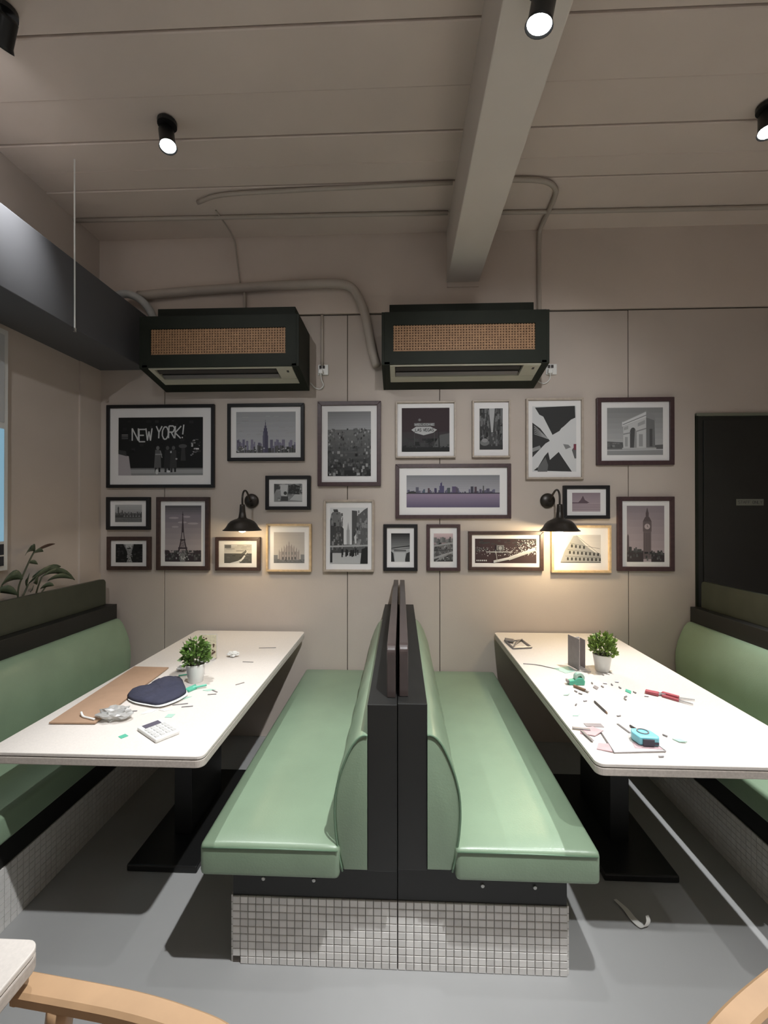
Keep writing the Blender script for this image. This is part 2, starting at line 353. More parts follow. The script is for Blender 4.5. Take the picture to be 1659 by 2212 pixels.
# ================================================================== AIR CONDITIONERS IN RATTAN CABINETS
def ac(x0, x1, lab_c, lab_a):
    yf = 2.68; zt = 2.797; zb = 2.47
    t = thing('cooling_cabinet', lab_c, 'cabinet', ((x0+x1)/2, WY, zb), group='rattan cabinets above the prints')
    th = 0.018
    mx0, mx1 = x0+0.072, x1-0.085; mz0, mz1 = 2.553, 2.716
    sb = [(yf, zt), (WY-0.002, zt), (WY-0.002, 2.405), (yf, zb)]
    b = bmesh.new(); prism(b, sb, 0, x0, x0+th); obj('side_board', b, 'blackgreen', t, bevel=0.002)
    b = bmesh.new(); prism(b, sb, 0, x1-th, x1); obj('side_board', b, 'blackgreen', t, bevel=0.002)
    obj('top_board', B(x0+th, x1-th, yf, WY-0.002, zt-th, zt), 'blackgreen', t)
    obj('upper_box', B(x0+0.045, x1-0.055, 2.81, WY-0.006, zt, 2.905), 'blackgreen', t, bevel=0.002)
    obj('front_rail', B(x0+th, x1-th, yf, yf+th, mz1, zt-th), 'blackgreen', t)
    obj('front_rail', B(x0+th, x1-th, yf, yf+th, zb+0.004, mz0), 'blackgreen', t)
    obj('front_stile', B(x0+th, mx0, yf, yf+th, mz0, mz1), 'blackgreen', t)
    obj('front_stile', B(mx1, x1-th, yf, yf+th, mz0, mz1), 'blackgreen', t)
    # underside boards around the outlet opening, sloping from the front edge down to the wall
    zs = lambda y: zb + (2.405-zb)*(y-yf)/(WY-0.002-yf)
    ox0, ox1, oy0, oy1 = x0+0.05, x1-0.045, yf+0.012, 2.895
    b = bmesh.new(); prism(b, [(oy1, zs(oy1)), (WY-0.004, zs(WY-0.004)), (WY-0.004, zs(WY-0.004)+th), (oy1, zs(oy1)+th)], 0, x0+th, x1-th)
    obj('bottom_board', b, 'blackgreen', t)
    for u0, u1 in ((x0+th, ox0), (ox1, x1-th)):
        b = bmesh.new(); prism(b, [(yf, zs(yf)), (oy1, zs(oy1)), (oy1, zs(oy1)+th), (yf, zs(yf)+th)], 0, u0, u1)
        obj('bottom_batten', b, 'blackgreen', t)
    obj('cane_backing', B(mx0-0.004, mx1+0.004, yf+0.012, yf+0.020, mz0-0.004, mz1+0.004), 'rattan_back', t)
    cb = bmesh.new(); n = 50; p = (mx1-mx0)/n
    for i in range(n): box(cb, mx0+i*p+p*0.20, mx0+i*p+p*0.74, yf+0.006, yf+0.0095, mz0, mz1)
    n2 = 10; q = (mz1-mz0)/n2
    for i in range(n2): box(cb, mx0, mx1, yf+0.0075, yf+0.0115, mz0+i*q+q*0.20, mz0+i*q+q*0.74)
    obj('cane_weave', cb, 'rattan', t, kind='stuff')
    # the air conditioner inside, its outlet showing through the opening below
    a = thing('air_conditioner', lab_a, 'air conditioner', ((x0+x1)/2, WY, 2.44), group='wall air conditioners inside the cabinets')
    obj('body', B(ox0+0.004, ox1-0.004, yf+0.03, WY-0.012, zb+0.035, 2.765), 'cream_pl', a, bevel=0.006)
    fr = bmesh.new()
    for (u0, u1, v0, v1) in ((ox0, ox1, oy0, oy0+0.014), (ox0, ox1, 2.832, oy1), (ox0, ox0+0.032, oy0+0.014, 2.832)):
        prism(fr, [(v0, zs(v0)), (v1, zs(v1)), (v1, zs(v1)+0.03), (v0, zs(v0)+0.03)], 0, u0, u1)
    obj('outlet_frame', fr, 'cream_pl', a, bevel=0.003)
    b = bmesh.new(); v0, v1 = oy0+0.014, 2.832
    prism(b, [(v0, zs(v0)+0.024), (v1, zs(v1)+0.024), (v1, zs(v1)+0.03), (v0, zs(v0)+0.03)], 0, ox0+0.032, ox1-0.005)
    obj('outlet', b, 'ac_dark', a)
    for vv in (2.735, 2.795):
        b = bmesh.new(); prism(b, [(vv, zs(vv)+0.012), (vv+0.026, zs(vv+0.026)+0.004), (vv+0.026, zs(vv+0.026)+0.007), (vv, zs(vv)+0.015)], 0, ox0+0.036, ox1-0.115)
        obj('louvre', b, M['ac_dark'] if vv < 2.75 else M['greyline'], a)
    b = bmesh.new(); v0, v1 = oy0+0.008, 2.825
    prism(b, [(v0, zs(v0)-0.002), (v1, zs(v1)-0.002), (v1, zs(v1)+0.02), (v0, zs(v0)+0.02)], 0, ox1-0.105, ox1-0.002)
    rp = obj('receiver_panel', b, 'cream_pl', a, bevel=0.002)
    b = bmesh.new(); prism(b, [(2.725, zs(2.725)-0.005), (2.743, zs(2.743)-0.005), (2.743, zs(2.743)), (2.725, zs(2.725))], 0, ox1-0.045, ox1-0.032)
    obj('sensor', b, 'ac_dark', rp)
ac(-1.652, -0.634, 'black-green cabinet with woven cane front touching the charcoal duct', 'cream air conditioner outlet inside the cabinet beside the charcoal duct')
ac(-0.119, 0.905, 'black-green cabinet with woven cane front below the concrete beam', 'cream air conditioner outlet inside the cabinet below the concrete beam')

def socket(x, z, label, cordpts):
    s = thing('wall_socket', label, 'socket', (x, WY, z-0.04), group='white wall sockets beside the cabinets')
    obj('plate', B(x-.036, x+.036, WY-0.012, WY-0.0002, z-.036, z+.036), 'white_pl', s, bevel=0.003)
    sw = obj('switch', B(x-.026, x-.010, WY-0.016, WY-0.011, z+.008, z+.028), 'ac_dark', s)
    obj('switch', B(x-.004, x+.012, WY-0.016, WY-0.011, z+.008, z+.028), 'ac_dark', s)
    pg = bmesh.new(); box(pg, x-.03, x+.002, WY-0.04, WY-0.012, z-.034, z-.004)
    obj('plug', pg, 'white_pl', s, bevel=0.005)
    obj('cord', T(catmull(cordpts, 6), 0.004, 6), 'white_pl', s, smooth=True)
socket(-0.538, 2.548, 'white plug socket between the two cane cabinets', [(-.552,2.965,2.52),(-.545,2.97,2.47),(-.535,2.985,2.44),(-.56,2.99,2.415),(-.595,2.992,2.425),(-.628,2.99,2.46)])
socket(1.022, 2.532, 'white plug socket at the free side of the cabinet below the beam', [(1.005,2.965,2.50),(1.005,2.98,2.46),(.97,2.99,2.435),(.92,2.992,2.46)])

# ================================================================== GOOSENECK SCONCES
def sconce(x, dx, label, power):
    z = 1.64
    s = thing('wall_lamp', label, 'lamp', (x, WY, z), group='gooseneck wall lamps')
    pb = bmesh.new()
    prof = [(0, 0), (.049, 0), (.050, .012), (.040, .022), (.012, .028), (0, .028)]
    sides = 24; rings = []
    lathe(pb, prof, (0, 0, 0), 24)
    bmesh.ops.rotate(pb, verts=pb.verts, matrix=Matrix.Rotation(math.pi/2, 3, 'X'))
    bmesh.ops.translate(pb, verts=pb.verts, vec=(x, WY-0.0005, z))
    obj('wall_plate', pb, 'iron', s, smooth=True)
    sx = x + dx; sy = 2.80
    arm = catmull([(x, WY-0.02, z), (x+dx*.3, 2.955, z+.004), (x+dx*.6, 2.925, z+.030), (x+dx*.85, 2.87, z+.062), (sx, 2.825, z+.058), (sx, sy, z+.02), (sx, sy, z-.04)], 6)
    obj('gooseneck_arm', T(arm, 0.0065, 8), 'iron', s, smooth=True)
    sh = bmesh.new()
    outer = [(0, .008), (.016, .006), (.017, -.004), (.019, -.04), (.025, -.078), (.033, -.086), (.052, -.092), (.074, -.103), (.090, -.120), (.101, -.140), (.114, -.155), (.122, -.160), (.122, -.164)]
    inner = [(.119, -.163), (.112, -.157), (.098, -.142), (.087, -.123), (.072, -.107), (.05, -.096), (0, -.092)]
    lathe(sh, outer, (sx, sy, z-.035), 32)
    so = obj('shade', sh, 'iron', s, smooth=True)
    li = bmesh.new(); lathe(li, [(.122, -.164)] + inner, (sx, sy, z-.035), 32)
    obj('shade_lining', li, 'shade_in', so, smooth=True)
    bb = bmesh.new(); lathe(bb, [(0, -.178), (.018, -.173), (.028, -.158), (.029, -.144), (.020, -.122), (.012, -.108), (.012, -.094)], (sx, sy, z-.035), 16)
    obj('bulb', bb, 'bulb', s, smooth=True)
    ld = bpy.data.lights.new('sconce_light', 'POINT'); ld.energy = power; ld.color = SCONCE_WARM; ld.shadow_soft_size = 0.03
    lo = bpy.data.objects.new('sconce_light', ld); C.objects.link(lo); lo.parent = s; lo.location = (dx, sy-WY, -.035-.192)
sconce(-1.040, 0.006, 'dark gooseneck barn lamp beside the small lattice tower print', 2.0)
sconce(0.995, 0.012, 'dark gooseneck barn lamp above the print of the ruined amphitheatre', 7.5)

# ================================================================== CEILING SPOT LIGHTS
def spotlight(x, y, ztop, aim, label, power, cone=100, blend=0.7, col=SPOT_COOL):
    s = thing('ceiling_spotlight', label, 'spotlight', (x, y, ztop), group='ceiling spotlights')
    mb = bmesh.new(); lathe(mb, [(0, 0), (.045, 0), (.045, -.02), (0, -.02)], (x, y, ztop), 20); obj('mount', mb, 'metal_black', s)
    d = (Vector(aim) - Vector((x, y, ztop-.11))).normalized()
    piv = Vector((x, y, ztop-.085))
    obj('stem', T([(x, y, ztop-.018), piv], 0.008, 8), 'metal_black', s)
    hb = bmesh.new(); lathe(hb, [(0, .055), (.03, .055), (.036, .045), (.036, -.035), (.042, -.05), (.040, -.05), (.032, -.038), (0, -.038)], (0, 0, 0), 20)
    rot = Vector((0, 0, -1)).rotation_difference(d).to_matrix()
    bmesh.ops.rotate(hb, verts=hb.verts, matrix=rot); bmesh.ops.translate(hb, verts=hb.verts, vec=piv)
    obj('head', hb, 'metal_black', s, smooth=True)
    lb = bmesh.new(); lathe(lb, [(0, -.044), (.036, -.044)], (0, 0, 0), 20)
    bmesh.ops.rotate(lb, verts=lb.verts, matrix=rot); bmesh.ops.translate(lb, verts=lb.verts, vec=piv)
    obj('lens', lb, 'lens', s)
    ld = bpy.data.lights.new('spot_beam', 'SPOT'); ld.energy = power; ld.color = col; ld.spot_size = math.radians(cone); ld.spot_blend = blend; ld.shadow_soft_size = 0.02
    lo = bpy.data.objects.new('spot_beam', ld); C.objects.link(lo); lo.parent = s
    lo.location = (piv + d*0.06) - Vector((x, y, ztop))
    lo.rotation_mode = 'QUATERNION'; lo.rotation_quaternion = Vector((0, 0, -1)).rotation_difference(d)
SPOTS = [  # x, y, top z, aim, power, cone, blend, label
 (-1.15, 2.09, ZC-.008, (-0.62, 1.62, 0.7), 170, 42, .9, 'ceiling spotlight between the charcoal duct and the beam'),
 (1.735, 2.12, ZC-.008, (1.42, 1.72, 0.75), 370, 54, .8, 'ceiling spotlight over the right booth near the door'),
 (0.42, 1.30, 3.137, (0.00, 1.65, 0.6), 25, 110, .8, 'ceiling spotlight fixed under the concrete beam'),
 (-1.52, 1.60, ZC-.008, (-1.90, 1.84, 2.92), 190, 56, .9, 'ceiling spotlight close to the charcoal duct'),
 (0.42, 0.66, 3.137, (-0.50, 1.75, 0.4), 285, 69, .9, 'ceiling spotlight under the beam nearer the armchairs'),
 (1.45, 0.45, ZC-.008, (0.95, 0.72, 0.0), 210, 56, .9, 'added unseen floor fill spotlight above the right armchair'),  # unseen lamp, added to brighten the floor at front right
 (-1.00, 0.10, ZC-.008, (-0.70, 3.00, 1.90), 58, 44, 1.0, 'added unseen wall fill spotlight above the lone cream table'),  # added out of view to lift the left part of the picture wall
 (0.42, -0.20, 3.137, (0.75, 3.00, 1.75), 150, 50, 1.0, 'added unseen wall fill spotlight under the beam behind the armchairs'),  # added behind the camera to light the right half of the picture wall
 (-0.55, -0.55, ZC-.008, (-2.137, 2.20, 1.95), 75, 34, 1.0, 'added unseen fill spotlight turned to the left wall'),  # extra unseen source put in to brighten the left wall
 (-0.90, -1.40, ZC-.008, (-0.90, -1.45, 0.0), 520, 70, .8, 'added unseen bounce spotlight behind the lone cream table'),  # put in behind the camera so floor bounce brightens the ceiling
 (1.60, -1.40, ZC-.008, (1.60, -1.45, 0.0), 520, 70, .8, 'added unseen bounce spotlight at the rear of the room'),  # second unseen lamp, added for light bounced off the rear floor
 (2.75, 0.60, ZC-.008, (2.75, 0.50, 0.0), 340, 70, .8, 'added unseen bounce spotlight near the right wall'),  # added outside the view to bounce more light into the room
]
for (x, y, z, aim, pw, cone, bl, lab) in SPOTS: spotlight(x, y, z, aim, lab, pw, cone, bl)

# ================================================================== FRAMED PRINTS
class Art:
    def __init__(self, w, h, seed):
        self.w, self.h = w, h; self.q = []; self.r = random.Random(seed); self.k = 0
    def poly(self, pts, c):
        if isinstance(c, (int, float)): c = (c, c, c)
        self.q.append(([(u, v) for u, v in pts], c, self.k)); self.k += 1
    def rect(self, u0, v0, u1, v1, c): self.poly([(u0, v0), (u1, v0), (u1, v1), (u0, v1)], c)
    def ell(self, u, v, a, b, c, n=14, a0=0, a1=360): self.poly([(u+a*math.cos(math.radians(a0+(a1-a0)*i/n)), v+b*math.sin(math.radians(a0+(a1-a0)*i/n))) for i in range(n if a1-a0 >= 360 else n+1)], c)
    def line(self, a, b, t, c, t2=None):
        t2 = t if t2 is None else t2; asp = self.w/self.h
        d = Vector(((b[0]-a[0])*asp, b[1]-a[1]))
        if d.length < 1e-6: return
        n = Vector((-d.y/asp, d.x))/d.length
        self.poly([(a[0]+n.x*t, a[1]+n.y*t), (a[0]-n.x*t, a[1]-n.y*t), (b[0]-n.x*t2, b[1]-n.y*t2), (b[0]+n.x*t2, b[1]+n.y*t2)], c)
    def text(self, s, x, y, w, h, t, c, **k):
        for a, b in text_segments(s, x, y, w, h, **k): self.line(a, b, t, c)
    def bands(self, v0, v1, c0, c1, n=8):
        for i in range(n):
            f = i/(n-1); self.rect(0, v0+(v1-v0)*i/n, 1, v0+(v1-v0)*(i+1)/n, tuple(a+(b-a)*f for a, b in zip(c0, c1)))
    def skyline(self, base, hmin, hmax, n, c0, c1, u0=0, u1=1):
        r = self.r
        for i in range(n):
            u = u0 + (u1-u0)*(i+r.uniform(-.2, .2))/n; w = (u1-u0)/n*r.uniform(.7, 1.5); g = r.uniform(c0, c1)
            self.rect(max(u0, u), base, min(u1, u+w), base+r.uniform(hmin, hmax), g)
    def specks(self, n, u0, v0, u1, v1, s0, s1, c0, c1, asp=1.0):
        r = self.r
        for i in range(n):
            u = r.uniform(u0, u1); v = r.uniform(v0, v1); s = r.uniform(s0, s1); g = r.uniform(c0, c1)
            self.rect(u, v, min(u1, u+s), min(v1, v+s*asp), g)
    def mesh(self):
        bm = bmesh.new(); cols = []
        for pts, c, k in self.q:
            y = -0.00002*k
            f = bm.faces.new([bm.verts.new(((min(max(u, 0), 1)-.5)*self.w, y, (min(max(v, 0), 1)-.5)*self.h)) for u, v in pts])
            cols.append(c)
        me = bpy.data.meshes.new('print'); bm.to_mesh(me); bm.free()
        at = me.attributes.new('ink', 'FLOAT_COLOR', 'FACE')
        for i, c in enumerate(cols): at.data[i].color = (*c, 1)
        me.materials.append(M['print']); return me

def art_ny(a):
    a.rect(0, 0, 1, 1, .018); a.specks(50, .05, .3, .98, .95, .02, .06, .012, .035)
    a.rect(0, 0, 1, .10, .30); a.rect(0, .10, 1, .125, .16); a.rect(0, 0, 1, .035, .22)
    a.poly([(0, 0), (.155, 0), (.125, .33), (0, .37)], (.36, .33, .34)); a.poly([(.0, .37), (.10, .33), (.09, .42), (0, .44)], .05)
    a.text('NEW', .165, .59, .235, .20, .011, .52, gap=.12, rng=a.r, jitter=.06)
    a.text('YORK!', .445, .63, .335, .20, .011, .52, gap=.10, slant=.03, rng=a.r, jitter=.05)
    a.rect(.04, .69, .115, .705, .22); a.rect(.04, .66, .115, .672, .22); a.rect(.04, .63, .115, .64, .18)
    for u, g in ((.47, .10), (.585, .03), (.655, .045)):
        a.ell(u, .47, .020, .035, g+.05); a.poly([(u-.045, .12), (u+.04, .12), (u+.032, .43), (u-.03, .44)], g); a.rect(u-.035, .05, u-.012, .13, .04); a.rect(u+.008, .055, u+.03, .13, .02)
    a.line((.44, .36), (.52, .36), .010, .25); a.line((.50, .42), (.52, .30), .008, .22); a.ell(.625, .40, .010, .02, .4); a.ell(.69, .28, .012, .015, .35)
    a.ell(.765, .50, .05, .035, .08); a.poly([(.74, .25), (.80, .25), (.79, .47), (.75, .47)], .045)
    a.rect(.865, .49, .885, .56, .5); a.rect(.895, .44, .955, .465, .55); a.specks(18, .85, .33, .97, .62, .012, .03, .08, .3)
    a.ell(.46, .06, .018, .045, .5); a.ell(.595, .065, .022, .02, .55)
def art_tower(a):
    a.bands(0, 1, (.42, .42, .44), (.30, .30, .31)); a.specks(30, 0, .4, 1, .95, .05, .12, .30, .36, .3)
    for i in range(46):
        u = a.r.uniform(-.02, .98); h = a.r.uniform(.14, .33); g = a.r.uniform(.10, .24); a.rect(u, 0, u+a.r.uniform(.015, .05), h, (g, g*.94, g*1.25))
    a.skyline(0, .05, .2, 34, .05, .13)
    for w, h in ((.045, .42), (.038, .52), (.028, .60), (.016, .66), (.006, .74), (.002, .80)): a.rect(.495-w, 0, .495+w, h, (.085, .08, .12))
    a.rect(.495-.040, 0, .495-.012, .50, (.12, .115, .16)); a.specks(30, 0, 0, 1, .14, .01, .03, .3, .5)
def art_garden(a):
    a.rect(0, 0, 1, 1, .25); a.specks(60, 0, 0, 1, 1, .05, .16, .08, .45)
    a.poly([(.5, .45), (.9, .4), (.92, .85), (.72, .98), (.52, .9)], .05); a.poly([(.06, .6), (.2, .95), (0, 1), (0, .4)], .08)
    a.poly([(.25, .35), (.45, .3), (.5, .95), (.22, .95)], .48); a.ell(.4, .48, .06, .1, .06); a.poly([(.55, .1), (1, .05), (1, .4), (.75, .42)], .45)
    a.rect(.25, .05, .5, .3, .07); a.specks(25, .5, .4, .95, .95, .03, .07, .03, .14)
def art_river(a):
    a.bands(0, 1, (.20, .20, .20), (.40, .40, .40)); a.rect(0, .22, 1, .5, .07); a.rect(0, 0, 1, .26, .15)
    a.skyline(.4, .05, .2, 26, .06, .16); a.rect(.1, .4, .15, .78, .09); a.poly([(.09, .78), (.16, .78), (.125, .92)], .08); a.rect(.25, .4, .29, .68, .1)
    for i in range(6): a.ell(.35+.11*i, .30, .035, .09, .22, a0=0, a1=180)
    a.specks(26, 0, 0, 1, .25, .03, .09, .07, .24, .3)
def art_lattice(a):
    a.bands(0, .8, (.42, .37, .37), (.22, .195, .22)); a.bands(.8, 1, (.22, .195, .22), (.10, .095, .10), 5)
    for (u, v, s) in ((.1, .78, .28), (.5, .80, .2), (.62, .68, .3), (.18, .62, .2), (.35, .70, .25)): a.ell(u+s/2, v, s/2, .018, (.36, .32, .34))
    D = (.055, .042, .05)
    for side in (-1, 1):
        P_ = [(.17, .13), (.115, .23), (.062, .38), (.034, .52), (.018, .70), (.009, .84), (.003, .90)]
        for (a0, v0), (a1, v1) in zip(P_, P_[1:]):
            w0, w1 = (.055, .042) if v0 < .2 else ((.040, .026) if v0 < .3 else (min(a0, .024), min(a1, .018)))
            a.poly([(.49+side*a0, v0), (.49+side*(a0-w0), v0), (.49+side*(a1-w1), v1), (.49+side*a1, v1)], D)
    a.poly([(.49-.034, .52), (.49+.034, .52), (.49+.004, .88), (.49-.004, .88)], D)
    a.rect(.49-.125, .225, .49+.125, .255, D); a.rect(.49-.072, .375, .49+.072, .40, D); a.rect(.49-.016, .83, .49+.016, .85, D)
    for i in range(7): a.line((.49-.055, .26+i*.018), (.49+.055, .275+i*.018), .004, D)
    a.ell(.49, .13, .095, .085, (.25, .22, .23), a0=0, a1=180)
    a.rect(0, 0, 1, .16, (.045, .036, .042)); a.specks(90, 0, .02, 1, .20, .02, .06, .03, .13); a.rect(.42, .0, .56, .15, .18); a.specks(20, .3, .02, .7, .16, .015, .03, .2, .5)
    for u in (.07, .9, .97, .02): a.ell(u, .17, .07, .035, (.05, .04, .045))
def art_gorge(a):
    a.rect(0, 0, 1, 1, .02); a.poly([(.28, 1), (.42, .6), (.46, .2), (.40, 0), (.62, 0), (.56, .3), (.60, .6), (.68, 1)], .22)
    a.poly([(.32, 1), (.44, .68), (.56, .68), (.64, 1)], .45); a.specks(36, .4, 0, .62, .9, .02, .05, .1, .45); a.specks(30, 0, 0, .36, 1, .04, .1, .01, .05); a.specks(30, .68, 0, 1, 1, .04, .1, .01, .05)
    a.rect(.43, .72, .57, .80, .06)
def art_land(a):
    a.bands(.5, 1, (.52, .51, .50), (.36, .35, .34)); a.rect(0, 0, 1, .52, .09); a.specks(14, 0, .62, 1, .97, .1, .35, .2, .6, .15)
    a.rect(.02, .80, .25, .97, .13); a.poly([(.6, .5), (.86, .5), (.78, .72), (.72, .62)], .14); a.poly([(.2, 0), (.55, 0), (.75, .30), (.80, .52), (.77, .52), (.68, .28), (.5, .12)], .55)
    a.poly([(.62, .22), (.68, .20), (.86, .62), (.83, .64)], .6); a.specks(26, 0, 0, 1, .48, .05, .15, .04, .2, .4)
def art_cathedral(a):
    a.bands(0, 1, (.50, .46, .42), (.42, .385, .36)); a.rect(0, 0, 1, .12, .17); W = (.36, .32, .30)
    a.poly([(.18, .1), (.82, .1), (.82, .36), (.66, .40), (.62, .50), (.5, .58), (.38, .50), (.34, .40), (.18, .36)], W)
    for u, h in ((.18, .45), (.26, .52), (.34, .58), (.42, .63), (.5, .72), (.58, .63), (.66, .58), (.74, .52), (.82, .45)):
        a.rect(u-.013, .1, u+.013, h-.08, (.26, .225, .215)); a.poly([(u-.013, h-.08), (u+.013, h-.08), (u, h)], (.24, .21, .20))
    for u in (.3, .4, .5, .6, .7): a.rect(u-.02, .11, u+.02, .20, .09); a.rect(u-.012, .27, u+.012, .36, .15)
    a.specks(40, 0, .02, 1, .13, .012, .03, .04, .3); a.rect(0, .12, .13, .26, .20); a.rect(.88, .12, 1, .28, .22)
def art_aerial(a):
    a.bands(.70, 1, (.32, .32, .33), (.21, .21, .215)); a.bands(0, .72, (.03, .03, .03), (.16, .16, .16))
    r = a.r
    for i in range(260):
        v = .74*(1-r.random()**1.3*1.0); v = max(0, v); d = v/.74; h = .015+.04*(1-d)*r.random()+.012
        g = r.uniform(.02, .10)+.13*d*r.random() + (.28*r.random() if r.random() < .22 else 0); w = .02+.07*(1-d*.7)*r.random()
        u = r.uniform(-.02, .99); a.rect(u, v-h, u+w, v, min(.5, g))
def art_vegas(a):
    a.rect(0, 0, 1, 1, (.045, .032, .035)); a.bands(0, .45, (.05, .05, .052), (.05, .042, .045)); a.specks(30, 0, 0, 1, .3, .05, .12, .02, .06)
    a.poly([(.62, .05), (1, .05), (1, .42), (.8, .38)], .10)
    a.poly([(.2, .50), (.3, .57), (.6, .57), (.74, .50), (.66, .43), (.46, .375), (.28, .43)], .42)
    a.rect(.26, .585, .69, .655, .16); a.text('WELCOME', .275, .598, .40, .042, .0045, .40, gap=.3)
    a.text('LAS VEGAS', .285, .465, .385, .062, .006, .05, gap=.3)
    for k in range(8): a.line((.375, .725), (.375+.035*math.cos(k*.785), .725+.035*math.sin(k*.785)), .004, .22)
    a.rect(.26, .1, .275, .46, .07); a.rect(.675, .1, .69, .44, .07); a.poly([(.77, .10), (.80, .10), (.775, .52), (.765, .52)], .03)
    for k in range(7): a.line((.58, .23), (.58+.07*math.cos(k*.9), .23+.07*math.sin(k*.9)), .008, .025)
    a.rect(.57, .05, .59, .22, .03); a.rect(0, 0, 1, .10, .025); a.specks(20, 0, .08, 1, .16, .02, .05, .015, .06)
def art_lane(a):
    a.rect(0, 0, 1, 1, .07); a.poly([(.40, 1), (.66, 1), (.58, .42), (.50, .42)], .40); a.poly([(0, 1), (.40, 1), (.5, .45), (.36, .2), (0, .1)], .055); a.poly([(1, 1), (.66, 1), (.58, .45), (.7, .2), (1, .1)], .06)
    a.specks(70, 0, .2, .42, 1, .03, .09, .02, .17, 2); a.specks(70, .64, .2, 1, 1, .03, .09, .02, .17, 2); a.rect(0, 0, 1, .12, .045); a.ell(.22, .17, .2, .08, .17); a.ell(.22, .22, .13, .05, .26); a.specks(14, .5, .08, 1, .4, .04, .09, .03, .2)
def art_pano(a):
    a.bands(.42, 1, (.36, .35, .38), (.22, .22, .235)); a.bands(0, .44, (.13, .11, .17), (.27, .215, .29))
    L_ = (.10, .095, .135)
    for i in range(60):
        u = a.r.uniform(0, .98); g = a.r.uniform(.7, 1.5); a.rect(u, .43, u+a.r.uniform(.008, .028), .43+a.r.uniform(.02, .17), tuple(x*g for x in L_))
    for u, w, h in ((.10, .032, .20), (.30, .024, .17), (.365, .014, .33), (.378, .006, .36), (.355, .05, .24), (.44, .03, .18), (.49, .045, .22), (.53, .02, .2), (.69, .03, .22), (.73, .025, .21), (.82, .012, .24), (.18, .015, .13), (.23, .02, .17)):
        a.rect(u, .43, u+w, .43+h, tuple(x*a.r.uniform(.6, 1.1) for x in L_))
    a.rect(0, .425, 1, .455, (.05, .045, .06)); a.poly([(.0, .42), (.1, .43), (.1, .49), (.03, .5)], .05)
def art_avenue(a):
    a.rect(0, 0, 1, 1, .58); a.poly([(0, .10), (.36, .2), (.36, .62), (.30, .68), (.28, .90), (.04, .90), (0, .78)], .06); a.poly([(.02, .68), (.32, .66), (.27, .92), (.06, .92)], .16); a.poly([(.1, .92), (.22, .92), (.2, .97), (.08, .97)], .06)
    a.specks(50, .02, .2, .34, .9, .02, .06, .03, .22, 1.2); a.poly([(.58, .15), (.72, .2), (.72, .94), (.58, .95)], .08); a.poly([(.72, .15), (1, .05), (1, 1), (.90, .96), (.72, .85)], .11)
    a.specks(60, .58, .25, .99, .95, .02, .06, .03, .26, 1.4); a.poly([(.66, .36), (.7, .36), (.7, .54), (.64, .48)], .5)
    a.rect(.44, .28, .52, .60, .30); a.poly([(.45, .60), (.51, .60), (.48, .74)], .30); a.rect(.36, .2, .60, .34, .09); a.rect(0, 0, 1, .19, .40); a.poly([(0, .32), (1, .34), (1, .31), (0, .29)], .34)
    for i in range(13): u = .26+.46*a.r.random(); h = a.r.uniform(.09, .18); a.rect(u, .10+a.r.uniform(0, .06), u+.035, .10+h, .025)
    a.poly([(.8, 0), (1, 0), (1, .3), (.84, .26)], .025); a.rect(0, .02, .06, .2, .03)
def art_dusk(a):
    a.bands(.45, 1, (.20, .20, .20), (.03, .03, .03)); a.rect(0, 0, 1, .5, .36); a.line((0, .47), (1, .56), .018, .04); a.line((0, .42), (1, .48), .012, .08); a.rect(.15, .36, .8, .42, .12)
    a.poly([(0, 0), (.18, 0), (.12, .3), (0, .38)], .03); a.poly([(1, 0), (.72, 0), (.82, .3), (1, .35)], .04); a.rect(.2, 0, .75, .32, .44)
def art_pinkcity(a):
    a.bands(.5, 1, (.22, .18, .185), (.52, .40, .41)); a.bands(0, .6, (.06, .06, .06), (.16, .15, .15)); a.specks(110, 0, 0, 1, .72, .03, .10, .02, .30); a.skyline(.68, .04, .2, 12, .08, .2)
    a.line((0, .55), (1, .66), .03, .28); a.line((0, .12), (1, .34), .035, .32); a.line((.1, 0), (.8, .3), .03, .26); a.line((0, .4), (1, .42), .014, .06)
def art_night(a):
    a.rect(0, 0, 1, 1, (.055, .036, .038)); a.specks(40, 0, .5, 1, .98, .03, .07, .03, .07); a.specks(170, 0, .28, 1, .66, .004, .016, .2, .6, 2.2); a.specks(120, .68, .35, 1, .95, .006, .02, .2, .6, 2.2)
    for k in range(5): a.line((.30, .02+.02*k), (.55, .16+.02*k), .012, .42+.03*k); a.line((.55, .13+.03*k), (.98, .52+.03*k), .013, .40+.04*k)
    a.rect(.35, .52, .47, .74, .18); a.rect(.37, .55, .45, .69, .06); a.ell(.41, .62, .03, .07, .3); a.rect(.2, .44, .6, .48, .4); a.line((.36, .05), (.34, .48), .012, .35)
    for k in range(6): a.rect(.02+.03*k, .08, .04+.03*k, .14, .45)
def art_crossing(a):
    a.rect(0, 0, 1, 1, .58); D = .045
    a.poly([(.06, .98), (.97, 1), (.98, .82), (.88, .79), (.72, .69), (.66, .66), (.62, .62), (.46, .56), (.34, .72), (.25, .84), (.16, .87)], D)
    a.poly([(.0, .75), (.18, .66), (.40, .47), (.30, .43), (.17, .34), (.0, .22)], D); a.poly([(.12, .07), (.03, .02), (.9, .0), (.60, .30), (.40, .18), (.36, .30), (.28, .24), (.12, .06)], D)
    a.poly([(1, .42), (.9, .33), (.96, .2), (1, .2)], .12); a.poly([(.70, .42), (.76, .34), (.88, .37), (.82, .41)], .22); a.rect(.94, .33, 1, .42, (.18, .05, .07))
    for k in range(5): a.line((.04, .70-.03*k), (.36, .50), .005, .30)
    a.poly([(.12, .06), (.30, .22), (.36, .10), (.34, 0), (.12, 0)], .13); a.poly([(0, .3), (.2, .35), (.17, .40), (0, .36)], .25)
